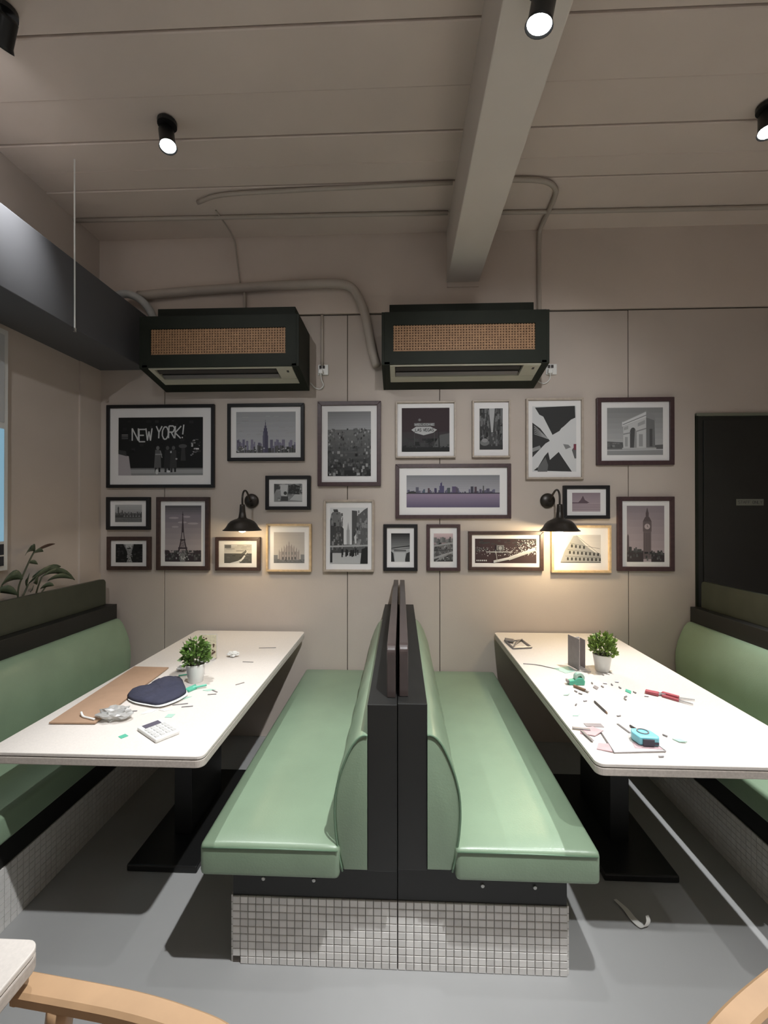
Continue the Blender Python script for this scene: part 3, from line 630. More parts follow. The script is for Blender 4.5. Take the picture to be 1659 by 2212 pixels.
def art_arch(a):
    a.bands(.12, 1, (.40, .40, .40), (.24, .24, .24)); a.rect(0, 0, 1, .13, .27); a.poly([(0, .13), (.3, .13), (.28, .27), (0, .29)], .12); a.poly([(.85, .13), (1, .13), (1, .22), (.86, .21)], .12)
    F_ = .50; S = .17
    a.poly([(.29, .13), (.70, .13), (.70, .79), (.29, .60)], F_); a.poly([(.70, .13), (.86, .16), (.85, .73), (.70, .80)], S)
    a.poly([(.27, .60), (.70, .79), (.70, .93), (.27, .70)], .58); a.poly([(.70, .79), (.87, .72), (.85, .83), (.70, .95)], .25); a.line((.28, .64), (.70, .84), .008, .2); a.line((.28, .70), (.70, .92), .008, .3)
    a.rect(.41, .14, .52, .48, .09); a.ell(.465, .48, .055, .10, .09, a0=0, a1=180); a.poly([(.48, .14), (.53, .14), (.53, .50), (.50, .55)], .28)
    a.line((.29, .44), (.42, .47), .012, .25); a.line((.53, .50), (.70, .56), .012, .25); a.poly([(.55, .60), (.68, .66), (.68, .74), (.55, .67)], .34); a.poly([(.30, .52), (.38, .55), (.38, .62), (.30, .585)], .34)
    a.rect(.32, .18, .37, .38, .32); a.rect(.57, .18, .64, .44, .30); a.rect(.76, .18, .81, .55, .09); a.rect(.27, .12, .88, .155, .42); a.line((0, .10), (1, .11), .006, .55); a.specks(14, 0, .14, .28, .26, .02, .05, .06, .22)
def art_mount(a):
    a.bands(.45, 1, (.33, .265, .29), (.26, .205, .23)); a.rect(0, 0, 1, .46, (.35, .28, .30)); a.rect(0, .43, .55, .49, (.13, .09, .11)); a.poly([(.2, .46), (.30, .62), (.385, .84), (.45, .62), (.62, .46)], (.12, .085, .10)); a.rect(.36, .7, .40, .8, (.12, .085, .10))
    for v in (.1, .2, .28, .36): a.line((0, v), (1, v+.01), .012, (.24, .185, .21))
def art_amphi(a):
    a.bands(0, 1, (.60, .57, .54), (.50, .47, .45)); W = .26
    a.poly([(.0, .02), (1, .0), (1, .28), (.86, .36), (.62, .62), (.40, .97), (.32, .96), (.10, .42)], W); a.line((.40, .97), (1, .28), .008, .18)
    for j, (v, s) in enumerate(((.14, .07), (.37, .055), (.60, .045))):
        for i in range(9):
            u = .16+.1*i+.05*j; vv = v*(1-.25*i/9)
            if u < .98 and vv < 1.02-u*.74: a.rect(u, vv-.05, u+.045, vv+.02, .04); a.ell(u+.0225, vv+.02, .0225, .04, .04, a0=0, a1=180)
        a.line((.12+.06*j, v+.10), (.98, (v+.10)*.72), .006, .10)
    a.rect(0, 0, 1, .03, .12)
def art_clock(a):
    a.bands(0, 1, (.40, .335, .35), (.25, .21, .23)); D = (.10, .08, .085)
    a.rect(.44, .05, .65, .60, (.155, .125, .13)); a.rect(.43, .54, .66, .72, (.13, .105, .11)); a.poly([(.43, .72), (.66, .72), (.60, .80), (.49, .80)], D); a.rect(.505, .80, .585, .855, D); a.poly([(.50, .855), (.59, .855), (.545, .97)], D)
    a.ell(.545, .63, .075, .05, (.42, .35, .36), 18); a.line((.545, .63), (.545, .665), .004, .05); a.line((.545, .63), (.575, .62), .004, .05)
    for k in range(4): a.rect(.465+.045*k, .08, .480+.045*k, .52, (.10, .08, .085))
    a.rect(0, 0, .44, .20, (.06, .05, .052)); a.skyline(.17, .02, .12, 9, .05, .10, 0, .42); a.poly([(.0, .2), (.06, .2), (.05, .46), (.03, .5), (.01, .46)], D); a.rect(.65, 0, 1, .16, (.05, .042, .045)); a.skyline(.12, .02, .10, 7, .04, .09, .65, 1); a.specks(24, 0, .02, 1, .18, .03, .06, .03, .14)

PRINTS = [  # centre x, centre z, width, height, frame width, art w, art h, frame colour, art, label
 (-1.685, 2.024, 0.770, 0.582, 0.022, 0.605, 0.407, 'fr_black', art_ny, 'large black framed night street print lettered NEW YORK!'),
 (-0.938, 2.117, 0.538, 0.399, 0.023, 0.418, 0.285, 'fr_black', art_tower, 'black framed print of a single spired skyscraper over a hazy city'),
 (-0.781, 1.696, 0.315, 0.237, 0.024, 0.197, 0.125, 'fr_black', art_garden, 'small black framed blotchy print of trees right of the barn lamp arm'),
 (-1.914, 1.553, 0.312, 0.230, 0.025, 0.193, 0.122, 'fr_black', art_river, 'small black framed print of a low riverside skyline under the big NEW YORK! print'),
 (-1.522, 1.412, 0.377, 0.511, 0.029, 0.258, 0.392, 'fr_brown', art_lattice, 'dark brown framed tall print of an iron lattice tower'),
 (-1.909, 1.273, 0.312, 0.233, 0.026, 0.193, 0.129, 'fr_brown', art_gorge, 'small brown framed print of a bright gap between two dark masses'),
 (-1.133, 1.272, 0.316, 0.232, 0.023, 0.194, 0.130, 'fr_brown', art_land, 'small dark framed landscape print directly below the barn lamp'),
 (-0.774, 1.316, 0.314, 0.330, 0.013, 0.214, 0.214, 'fr_wood', art_cathedral, 'light oak framed square print of a spiky cathedral'),
 (-0.356, 2.033, 0.438, 0.585, 0.028, 0.299, 0.446, 'fr_purple', art_aerial, 'tall plum-brown framed aerial print of a dense city'),
 (0.169, 2.126, 0.411, 0.388, 0.012, 0.326, 0.300, 'fr_light', art_vegas, 'pale framed night print with a lit sign reading LAS VEGAS'),
 (0.614, 2.128, 0.258, 0.391, 0.012, 0.156, 0.280, 'fr_light', art_lane, 'narrow pale framed print of a street between tall buildings'),
 (0.355, 1.704, 0.784, 0.374, 0.026, 0.633, 0.220, 'fr_purple', art_pano, 'wide plum-brown framed panorama of a skyline over lilac water'),
 (-0.358, 1.400, 0.346, 0.494, 0.014, 0.260, 0.386, 'fr_light', art_avenue, 'pale framed tall print of people on a city avenue'),
 (-0.003, 1.319, 0.234, 0.320, 0.024, 0.128, 0.195, 'fr_black', art_dusk, 'small black framed upright print of a dark sky over a pale road'),
 (0.290, 1.320, 0.229, 0.318, 0.023, 0.130, 0.192, 'fr_purple', art_pinkcity, 'small plum framed upright print of a city with crossing bridges'),
 (0.711, 1.298, 0.505, 0.266, 0.024, 0.413, 0.166, 'fr_brown', art_night, 'wide brown framed print of city lights and traffic trails at night'),
 (1.038, 2.058, 0.382, 0.549, 0.014, 0.293, 0.445, 'fr_light', art_crossing, 'pale framed tall print looking up at a bright cross of sky between towers'),
 (1.573, 2.105, 0.508, 0.454, 0.029, 0.368, 0.319, 'fr_purple', art_arch, 'plum-brown framed print of a massive stone triumphal arch'),
 (1.250, 1.629, 0.307, 0.225, 0.023, 0.187, 0.127, 'fr_black', art_mount, 'small black framed pinkish print of a peaked island'),
 (1.212, 1.314, 0.395, 0.319, 0.016, 0.267, 0.188, 'fr_wood', art_amphi, 'light oak framed print of a ruined round amphitheatre'),
 (1.641, 1.416, 0.371, 0.499, 0.029, 0.246, 0.377, 'fr_purple', art_clock, 'plum-brown framed tall print of a clock tower'),
]
for i, (x, z, w, h, fw, aw, ah, fm, fn, lab) in enumerate(PRINTS):
    t = thing('framed_print', lab, 'picture', (x, WY-0.001, z), group='framed prints on the back wall')
    d = 0.026 if fm not in ('fr_light', 'fr_wood') else 0.032
    b = bmesh.new(); W2, H2 = w/2, h/2
    # mitred frame: four trapezoid bars
    o = [(-W2, -H2), (W2, -H2), (W2, H2), (-W2, H2)]; n_ = [(-W2+fw, -H2+fw), (W2-fw, -H2+fw), (W2-fw, H2-fw), (-W2+fw, H2-fw)]
    for k in range(4):
        prism(b, [o[k], o[(k+1) % 4], n_[(k+1) % 4], n_[k]], 1, -d, 0.0)
    obj('frame', b, fm, t, local=True, bevel=0.002)
    obj('mat_board', box(bmesh.new(), -W2+fw*.8, W2-fw*.8, -0.014, -0.004, -H2+fw*.8, H2-fw*.8), 'matboard', t, local=True)
    a = Art(aw, ah, 100+i); fn(a)
    p = bpy.data.objects.new('print', a.mesh()); C.objects.link(p); p.parent = t; p.location = (0, -0.0145, 0)

# ================================================================== BOOTH BENCHES
TILE = None
def tile_mesh(w, h):
    bm = bmesh.new(); d = 0.006; c = 0.0016
    f = [(-w/2, 0, -h/2), (w/2, 0, -h/2), (w/2, 0, h/2), (-w/2, 0, h/2)]
    m_ = [(x, -d+c, z) for x, y, z in f]; t_ = [(x*(1-2*c/w), -d, z*(1-2*c/h)) for x, y, z in f]
    r = [[bm.verts.new(p) for p in ring] for ring in (f, m_, t_)]
    for a, b in zip(r, r[1:]):
        for k in range(4): bm.faces.new((a[k], a[(k+1) % 4], b[(k+1) % 4], b[k]))
    bm.faces.new(r[2]); bmesh.ops.recalc_face_normals(bm, faces=bm.faces)
    me = bpy.data.meshes.new('tile'); bm.to_mesh(me); bm.free(); me.materials.append(M['tile']); return me

def bench(label, xb, d, xp, pm_name, y0=1.39, y1=2.985, xbase=None, front_tiles=True, skip_corner=False, zoff=0.0, xbody=None):
    """xb: face of the body towards the seat; d: +1/-1 direction in which the seat projects; xp: (x0,x1) of the top board"""
    t = thing('booth_bench', label, 'bench', (xb + d*0.25, (y0+y1)/2, 0), group='green booth benches')
    X = lambda s: xb + d*s
    xr = lambda a, b: (min(a, b), max(a, b))
    bk = xbody if xbody is not None else X(-0.0965)
    yb = y0 + 0.022
    a, b = xr(X(0), bk)
    obj('body', B(a, b, yb, y1, 0.39, 0.93), 'black', t, bevel=0.002)
    # top board with rounded upper corners
    p0, p1 = xp
    pts = []
    for cy, cz, a0 in ((y1-0.02-0.03, 1.105-0.03, 0), (yb+0.055+0.03, 1.105-0.03, 90)):
        for k in range(7):
            an = math.radians(a0+90*k/6); pts.append((cy+0.03*math.cos(an), cz+0.03*math.sin(an)))
    pts += [(yb+0.055, 0.93), (y1-0.02, 0.93)]
    pb = bmesh.new(); prism(pb, pts, 0, p0, p1); obj('top_board', pb, pm_name, t, bevel=0.0025)
    # backrest cushion: profile swept along y, slightly closing at the two ends
    prof = [(0.0, .395), (.080, .395), (.090, .44), (.100, .50), (.106, .57), (.103, .64), (.090, .70), (.070, .755), (.048, .80), (.026, .826), (.008, .834), (0, .832)]
    n = 24; rb = bmesh.new(); rings = []
    for i in range(n+1):
        y = yb - 0.006 + (y1 - yb)*i/n
        e = 0.0
        wob = 1 + 0.03*math.sin(i*1.7)
        rings.append([rb.verts.new((X(max(0.0, s*wob)), y, z)) for s, z in prof])
    for r1, r2 in zip(rings, rings[1:]):
        for k in range(len(prof)-1): rb.faces.new((r1[k], r1[k+1], r2[k+1], r2[k]))
    rb.faces.new(rings[0]); rb.faces.new(rings[-1][::-1])
    br = obj('backrest', rb, 'vinyl', t, smooth=False, bevel=0.010, seg=3)
    for p in br.data.polygons: p.use_smooth = True
    pp = catmull([(X(s*1.0), yb-0.008, z) for s, z in prof[1:]], 3)
    obj('piping', T(pp, 0.0035, 6), 'vinyl2', br, smooth=True)
    # seat cushion: crowned slab
    s0, s1 = 0.088, 0.545; nx, ny = 10, 22; sbm = bmesh.new(); top = []; bot = []
    def edge(f): return min(f, 1-f)
    for j in range(ny+1):
        fy = j/ny; y = y0 + (y1-y0)*fy; rt = []; rbm = []
        for i in range(nx+1):
            fx = i/nx; s = s0 + (s1-s0)*fx
            crown = 0.010*(1-(2*fx-1)**4)*(1-(2*fy-1)**12)
            wv = 0.0025*math.sin(7*fx+11*fy)
            rt.append(sbm.verts.new((X(s), y, .480+crown+wv*edge(fx)*4*edge(fy))))
            rbm.append(sbm.verts.new((X(s), y, .374)))
        top.append(rt); bot.append(rbm)
    for j in range(ny):
        for i in range(nx):
            sbm.faces.new((top[j][i], top[j][i+1], top[j+1][i+1], top[j+1][i])); sbm.faces.new((bot[j][i], bot[j+1][i], bot[j+1][i+1], bot[j][i+1]))
    for j in range(ny):
        sbm.faces.new((top[j][0], top[j+1][0], bot[j+1][0], bot[j][0])); sbm.faces.new((top[j][nx], bot[j][nx], bot[j+1][nx], top[j+1][nx]))
    for i in range(nx):
        sbm.faces.new((top[0][i], bot[0][i], bot[0][i+1], top[0][i+1])); sbm.faces.new((top[ny][i], top[ny][i+1], bot[ny][i+1], bot[ny][i]))
    se = obj('seat', sbm, 'vinyl', t, bevel=0.016, seg=3)
    for p in se.data.polygons: p.use_smooth = True
    obj('seam', T([(X(s0+0.006), y0-0.0015, .471), (X((s0+s1)/2), y0-0.002, .472), (X(s1-0.010), y0-0.0015, .469)], 0.0026, 6), 'vinyl2', se, smooth=True)
    # plinth, screws, tiled base
    xq = X(0.472)
    a, b = xr(bk, xq); yp = 1.483 if y0 < 1.5 else y0+0.09
    obj('plinth', B(a, b, yp+0.006, y1, 0.232, 0.376), 'black', t, bevel=0.002)
    for s in (0.19, 0.365):
        sc = bmesh.new(); lathe(sc, [(0, 0), (.007, 0), (.006, .004), (0, .005)], (0, 0, 0), 10)
        bmesh.ops.rotate(sc, verts=sc.verts, matrix=Matrix.Rotation(math.pi/2, 3, 'X')); bmesh.ops.translate(sc, verts=sc.verts, vec=(X(s), yp+0.006, .292))
        obj('screw', sc, 'screw', t)
    base = obj('base', B(a, b-0.0 if d > 0 else b, yp+0.006, y1, 0.0, 0.232), 'grout', t)
    nc, nr = 21, 9; pw = (b-a)/nc; ph = 0.232/nr
    if front_tiles:
        me = tile_mesh(pw*0.93, ph*0.93); O_ = ORG[t.name]
        for r_ in range(nr):
            for c_ in range(nc):
                if skip_corner and r_ == 0 and c_ == 0: continue
                o = bpy.data.objects.new('tile', me); C.objects.link(o); o.parent = base
                o.location = Vector((a+pw*(c_+.5), yp+0.006, ph*(r_+.5))) - O_
    tb_ = bmesh.new(); ns = int((y1-yp)/0.0271); ps = (y1-yp-0.006)/ns
    for r_ in range(nr):
        for c_ in range(ns):
            yy = yp+0.006+ps*c_; x0_, x1_ = xr(xq, xq+d*0.006)
            box(tb_, x0_, x1_, yy+ps*.04, yy+ps*.96, ph*r_+ph*.04, ph*(r_+1)-ph*.04)
    obj('side_tiles', tb_, 'tile', t, kind='stuff')
    return t
XM = -0.0115
bench('green booth bench backing onto the middle divider, facing the table with navy cloth', XM-0.0975, -1, (XM-0.036, XM-0.006), 'panelbrown', skip_corner=True)
bench('green booth bench backing onto the middle divider, facing the table with red pliers', XM+0.0975, +1, (XM+0.006, XM+0.036), 'panelbrown', y0=1.400)
bench('green booth bench along the left wall below the leafy planter', -1.955, +1, (-2.048, -2.020), 'panelgreen', y1=2.925, front_tiles=False, xbody=-2.050)
bench('green booth bench in front of the near black door', 1.932, -1, (1.990, 2.018), 'panelgreen', y1=2.985, front_tiles=False, xbody=2.045)

# ================================================================== TABLES
def table(label, x0, x1, y0, y1, zt=0.745, base_y=None):
    cx, cy = (x0+x1)/2, (y0+y1)/2
    t = thing('dining_table', label, 'table', (cx, cy, 0), group='cream topped dining tables')
    b = bmesh.new(); prism(b, rounded(x0, x1, y0, y1, 0.026), 2, zt-0.012, zt); obj('tabletop', b, 'tabletop', t, bevel=0.0025)
    b = bmesh.new(); prism(b, rounded(x0+.003, x1-.003, y0+.003, y1-.003, 0.024), 2, zt-0.0145, zt-0.012); obj('groove', b, 'gap', t)
    b = bmesh.new(); prism(b, rounded(x0, x1, y0, y1, 0.026), 2, zt-0.040, zt-0.0145); obj('edge_band', b, 'tableedge', t, bevel=0.003)
    by0, by1 = base_y if base_y else (y0+.42, y1-.42)
    obj('base_plate', B(cx-.155, cx+.155, by0, by1, 0.0, 0.030), 'metal_black', t, bevel=0.006)
    pc = (by0+by1)/2
    obj('post', B(cx-.043, cx+.043, pc-.17, pc+.17, 0.028, zt-.05), 'metal_black', t, bevel=0.004)
    obj('top_plate', B(cx-.14, cx+.14, pc-.3, pc+.3, zt-.05, zt-.0395), 'metal_black', t)
    return t
table('cream topped booth table holding the navy cloth and kraft board', -1.412, -0.656, 1.42, 2.955, base_y=(1.845, 2.56))
table('cream topped booth table holding the light blue tape measure', 0.632, 1.395, 1.43, 2.985, base_y=(1.875, 2.59))
table('cream topped table beside the wooden armchair, apart from the booths', -1.45, -0.676, 0.02, 0.80, base_y=(0.10, 0.72))

# ================================================================== ARMCHAIRS
def armchair(label, loc, rz):
    t = thing('armchair', label, 'chair', (loc[0], loc[1], 0), rz, group='light wood armchairs')
    half = [(-.264, .274, .662), (-.255, .273, .663), (-.06, .250, .664), (.06, .226, .666), (.145, .198, .670), (.215, .145, .678), (.262, .07, .688)]
    pts = half + [(.275, 0, .692)] + [(x, -y, z) for x, y, z in half[::-1]]
    pc = catmull(pts, 6); n = len(pc)
    rl = bmesh.new(); rings = []                      # rounded-rectangle section, slightly wider at the two hand ends
    for i, p in enumerate(pc):
        t_ = (pc[min(i+1, n-1)] - pc[max(i-1, 0)]).normalized(); sd_ = Vector((-t_.y, t_.x, 0)).normalized(); f = abs(i/(n-1)*2-1)
        hw, hh, c = 0.0195+0.004*f, 0.0135, 0.006
        sec = [(-hw, -hh+c), (-hw+c, -hh), (hw-c, -hh), (hw, -hh+c), (hw, hh-c), (hw-c, hh), (-hw+c, hh), (-hw, hh-c)]
        rings.append([rl.verts.new(p + sd_*a + Vector((0, 0, b))) for a, b in sec])
    for r1, r2 in zip(rings, rings[1:]):
        for k in range(8): rl.faces.new((r1[k], r1[(k+1) % 8], r2[(k+1) % 8], r2[k]))
    rl.faces.new(rings[0][::-1]); rl.faces.new(rings[-1])
    obj('arm_rail', rl, 'wood', t, local=True, smooth=False)
    for sy in (1, -1):
        obj('leg', T(catmull([(-.185, sy*.262, .655), (-.195, sy*.260, .56), (-.205, sy*.252, .42), (-.225, sy*.25, 0.0)], 5), [.022]*4+[.020]*4+[.018]*4+[.016]*4, 10), 'wood', t, local=True, smooth=True)
        obj('leg', T(catmull([(.185, sy*.172, .668), (.20, sy*.20, .45), (.245, sy*.22, 0.0)], 5), [.020]*4+[.019]*4+[.016]*3, 10), 'wood', t, local=True, smooth=True)
    b = bmesh.new(); prism(b, rounded(-.23, .22, -.235, .235, .06), 2, .425, .462); obj('seat', b, 'seatpad', t, local=True, bevel=0.012, seg=3)
    fr = bmesh.new()
    for sy in (1, -1): box(fr, -.205, .205, sy*.225-.014, sy*.225+.014, .375, .425)
    box(fr, -.22, -.195, -.235, .235, .375, .425); box(fr, .185, .21, -.2, .2, .375, .425)
    obj('seat_frame', fr, 'wood', t, local=True, bevel=0.004)
    obj('back_slat', T(catmull([(.222, -.165, .60), (.272, 0, .615), (.222, .165, .60)], 6), 0.02, 8, flat=(1.4, .5)), 'wood', t, local=True, smooth=True)
armchair('light wood armchair pulled up to the lone cream table', (-0.437, 0.515), 0.0)
armchair('light wood armchair turned away from the lone cream table', (0.645, 0.545), math.pi + math.radians(20))

# ================================================================== THINGS ON THE LEFT BOOTH TABLE
ZT = 0.745
def sprig_mesh(cx, cy, z0, n, rad, hgt, rng, size):
    bm = bmesh.new()
    for i in range(n):
        an = rng.uniform(0, 2*math.pi); el = rng.random(); r = rad*math.sqrt(rng.random())
        p = Vector((cx+math.cos(an)*r, cy+math.sin(an)*r, z0+hgt*(0.15+0.85*el)*(1-.45*(r/rad)**2)))
        d = Vector((math.cos(an)*rng.uniform(.3, 1), math.sin(an)*rng.uniform(.3, 1), rng.uniform(-.1, 1))).normalized()
        s = d.cross(Vector((rng.uniform(-1, 1), rng.uniform(-1, 1), rng.uniform(-1, 1)))).normalized()
        L = size*rng.uniform(.7, 1.4); w = L*.32; u = d.cross(s).normalized()*L*.08
        v = [bm.verts.new(p), bm.verts.new(p+d*L*.5+s*w+u), bm.verts.new(p+d*L), bm.verts.new(p+d*L*.5-s*w+u)]
        bm.faces.new((v[0], v[1], v[2])); bm.faces.new((v[0], v[2], v[3]))
    return bm
def pot_plant(label, x, y, leafm, seed, tall):
    rng = random.Random(seed)
    t = thing('potted_plant', label, 'plant', (x, y, ZT), group='small potted plants on the booth tables')
    pb = bmesh.new(); lathe(pb, [(0, 0), (.031, 0), (.0335, .004), (.045, .083), (.0465, .088), (.0435, .088), (.041, .078), (0, .076)], (x, y, ZT), 28)
    obj('pot', pb, 'pot', t, smooth=True)
    sb = bmesh.new(); lathe(sb, [(0, .081), (.0415, .079)], (x, y, ZT), 20); obj('soil', sb, 'soil', t)
    obj('foliage', sprig_mesh(x, y, ZT+.078, 520, .056, tall, rng, .021), leafm, t, kind='stuff')
    st = bmesh.new()
    for k in range(12):
        an = rng.uniform(0, 6.28); r = rng.uniform(.02, .065); tube(st, [(x+.01*math.cos(an), y+.01*math.sin(an), ZT+.075), (x+r*math.cos(an), y+r*math.sin(an), ZT+.09+tall*rng.uniform(.5, 1.05))], .0013, 4)
    obj('stems', st, 'stem', t, kind='stuff')
pot_plant('white pot of dark green foliage next to the navy cloth', -0.985, 2.055, 'leaf', 3, .125)
pot_plant('white pot of lime green foliage next to the grey menu holder', 1.032, 2.275, 'leaf2', 5, .12)

b = bmesh.new(); kp = [(-1.343, 1.612), (-1.165, 1.617), (-1.180, 1.80), (-1.205, 2.215), (-1.390, 2.220)]
prism(b, kp, 2, ZT+.004, ZT+.009); tag(obj('kraft_board', b, 'kraft', org=(-1.28, 1.9, ZT+.002)), 'long brown kraft board lying along the table edge', 'board')
b = bmesh.new(); prism(b, [(-1.338, 1.616), (-1.172, 1.621), (-1.21, 2.20), (-1.385, 2.205)], 2, ZT+.0002, ZT+.004); tag(obj('backing_sheet', b, 'kraftedge', org=(-1.28, 1.9, ZT)), 'pale sheet under the brown kraft board', 'sheet')

# navy cloth bundle: domed outline
OUT = [(-1.180,1.834),(-1.205,1.88),(-1.200,1.925),(-1.165,1.955),(-1.160,2.00),(-1.150,2.045),(-1.115,2.07),(-1.06,2.06),(-1.015,2.00),(-.975,1.94),(-.95,1.885),(-.965,1.82),(-1.005,1.772),(-1.065,1.782),(-1.13,1.803)]
def dome(out, h, rings=6, z0=ZT, rng=None, wob=0.0):
    bm = bmesh.new(); cx = sum(p[0] for p in out)/len(out); cy = sum(p[1] for p in out)/len(out)
    loops = []
    o3 = catmull([(p[0], p[1], 0) for p in out+[out[0]]], 4)[:-1]
    for k in range(rings+1):
        f = k/rings; s = 1-f**1.6*0.98; z = z0 + h*math.sin(f*math.pi/2)**0.6
        loops.append([bm.verts.new((cx+(p.x-cx)*s, cy+(p.y-cy)*s, z + (wob*rng.uniform(-1, 1) if rng and 0 < k else 0))) for p in o3])
    for a, b_ in zip(loops, loops[1:]):
        m_ = len(a)
        for i in range(m_): bm.faces.new((a[i], a[(i+1) % m_], b_[(i+1) % m_], b_[i]))
    bm.faces.new(loops[-1]); bm.faces.new(loops[0][::-1]); return bm
cl = thing('cloth_bundle', 'navy blue cloth bundle with white edging beside the kraft board', 'cloth', (-1.07, 1.91, ZT+.010))
obj('cloth', dome(OUT, .024, 6, ZT+.011, random.Random(4), .0022), 'navy', cl, smooth=True)
c_ = (-1.075, 1.915)
obj('lining', dome([(c_[0]+(p[0]-c_[0])*1.0+.012, c_[1]+(p[1]-c_[1])*.98-.014) for p in OUT], .004, 2, ZT+.0092), 'paper', cl)

rng = random.Random(11)
def crumple(cx, cy, rx, ry, h, seed, z0=ZT):
    r = random.Random(seed); bm = bmesh.new(); bmesh.ops.create_icosphere(bm, subdivisions=3, radius=1)
    for v in bm.verts:
        k = 1 + r.uniform(-.34, .25)
        v.co = Vector((cx+v.co.x*rx*k, cy+v.co.y*ry*k, z0+.0004+max(0, (v.co.z*k*.5+.5))*h))
    return bm
tag(obj('plastic_wrap', crumple(-1.125, 1.672, .062, .045, .042, 2), 'wrap', org=(-1.125, 1.672, ZT)), 'crumpled clear plastic wrap at the end of the kraft board', 'wrapper')
wire('paper_strip', 'curled white paper strip on the kraft board', 'paper', [(-1.262,1.672,ZT+.022),(-1.24,1.655,ZT+.0135),(-1.205,1.642,ZT+.0135),(-1.18,1.634,ZT+.013)], .0042, 'paper', 5, 6)
def scrap(label, pts, m, h=.0016, name='tape_scrap', cat='scrap', group='scraps left on the booth tables', tilt=0.0, z0=ZT):
    b = bmesh.new(); prism(b, pts, 2, z0+.0003, z0+.0003+h)
    if tilt:
        for v in b.verts: v.co.z += tilt*max(0, (v.co.x-pts[0][0]))
    cx = sum(p[0] for p in pts)/len(pts); cy = sum(p[1] for p in pts)/len(pts)
    return tag(obj(name, b, m, org=(cx, cy, z0)), label, cat, group)
def sq(cx, cy, s, a=0.3, k=1.0): return [(cx+s*math.cos(a+i*math.pi/2)*(k if i % 2 else 1), cy+s*math.sin(a+i*math.pi/2)*(k if i % 2 else 1)) for i in range(4)]
scrap('small mint green tape square by the calculator', sq(-1.003, 1.537, .017, .2), 'mint', tilt=.15)
scrap('pale mint tape square between calculator and navy cloth', sq(-.919, 1.70, .020, .8), 'palemint')
gr = thing('green_clip', 'bright mint green plastic piece beside the white pot', 'clip', (-.95, 1.965, ZT), group='mint plastic pieces')
b = bmesh.new(); prism(b, [(-.985,1.935),(-.955,1.925),(-.935,1.965),(-.958,2.0)], 2, ZT+.0005, ZT+.012); obj('clip_body', b, 'mint', gr, bevel=.003)
obj('clip_arm', T([(-.95, 1.955, ZT+.010), (-.90, 1.985, ZT+.012)], .005, 6), 'mint', gr)
for i, (x, y, s, a, lab) in enumerate([(-.875,1.955,.028,.2,'crumpled pale mint film beyond the bright mint piece'), (-.945,1.865,.030,.6,'pale film flake right of the navy cloth'), (-1.02,1.735,.035,.9,'long pale film flake in front of the navy cloth'), (-.965,1.75,.028,.1,'pale film flake near the mint tape square')]):
    scrap(lab, sq(x, y, s, a, .45), 'palemint' if i < 2 else 'paper', .002, 'film_scrap', tilt=.12)
for i, (x, y, a, L) in enumerate([(-.80,2.58,0.1,.05), (-.83,2.33,-.1,.03), (-.76,2.03,.8,.022), (-.845,1.94,-.6,.02), (-.84,1.905,.2,.018), (-1.06,2.31,.0,.02), (-.93,1.80,.3,.03), (-.89,1.78,.25,.022), (-1.10,1.73,.1,.025)]):
    scrap('tiny grey offcut sliver lying on the cloth table', [(x-L*math.cos(a), y-L*math.sin(a)), (x+L*math.cos(a), y+L*math.sin(a)), (x+L*math.cos(a)-.004*math.sin(a), y+L*math.sin(a)+.006), (x-L*math.cos(a)-.004*math.sin(a), y-L*math.sin(a)+.006)], 'greyline', .002, 'offcut', 'scrap', 'offcut slivers on the cloth table')
ck = crumple(-.945, 2.42, .032, .026, .03, 9); tag(obj('tissue_ball', ck, 'paper', org=(-.945, 2.42, ZT)), 'crumpled white tissue right of the cream card', 'tissue')
obj_ = crumple(-1.12, 2.20, .03, .028, .03, 12); tag(obj('tissue_ball', obj_, 'paper', org=(-1.12, 2.20, ZT)), 'crumpled white tissue left of the white pot', 'tissue')
wire('mint_strap', 'thin green strap lying behind the navy cloth', 'strap', [(-1.10,2.115,ZT+.004),(-1.06,2.125,ZT+.006),(-1.02,2.11,ZT+.004)], .0035, 'mint', 4, 6)

# calculator
ca = thing('calculator', 'white desk calculator with violet grey display', 'calculator', (-.897, 1.565, ZT), math.radians(-35.5))
obj('body', box(bmesh.new(), -.074, .074, -.036, .050, .0004, .014), 'white_pl', ca, local=True, bevel=.004)
obj('display', box(bmesh.new(), -.066, -.036, -.022, .036, .0135, .0155), 'lcd', ca, local=True)
for i in range(4):
    for j in range(4):
        x = -.022+i*.024; y = -.022+j*.020
        obj('key', box(bmesh.new(), x-.008, x+.008, y-.007, y+.007, .0135, .0165), 'key', ca, local=True, bevel=.001, seg=1)

# cream card in its holder behind the plant
cd = thing('table_card', 'cream patterned card in a holder behind the dark green plant', 'card', (-1.065, 2.36, ZT))
obj('card', B(-1.115, -1.022, 2.368, 2.374, ZT+.008, ZT+.135), 'card', cd)
obj('card_foot', B(-1.11, -1.027, 2.345, 2.398, ZT+.0003, ZT+.009), 'acrylic', cd, bevel=.002)
obj('card_back', B(-1.118, -1.019, 2.375, 2.378, ZT+.008, ZT+.138), 'acrylic', cd)
pb = bmesh.new(); r_ = random.Random(8)
for k in range(16):
    x = r_.uniform(-1.108, -1.03); z = ZT + r_.uniform(.02, .125); s = r_.uniform(.004, .009)
    prism(pb, [(x-s, z), (x, z-s), (x+s, z), (x, z+s)], 1, 2.3665, 2.3682)
obj('card_motif', pb, 'leafbrown', cd)

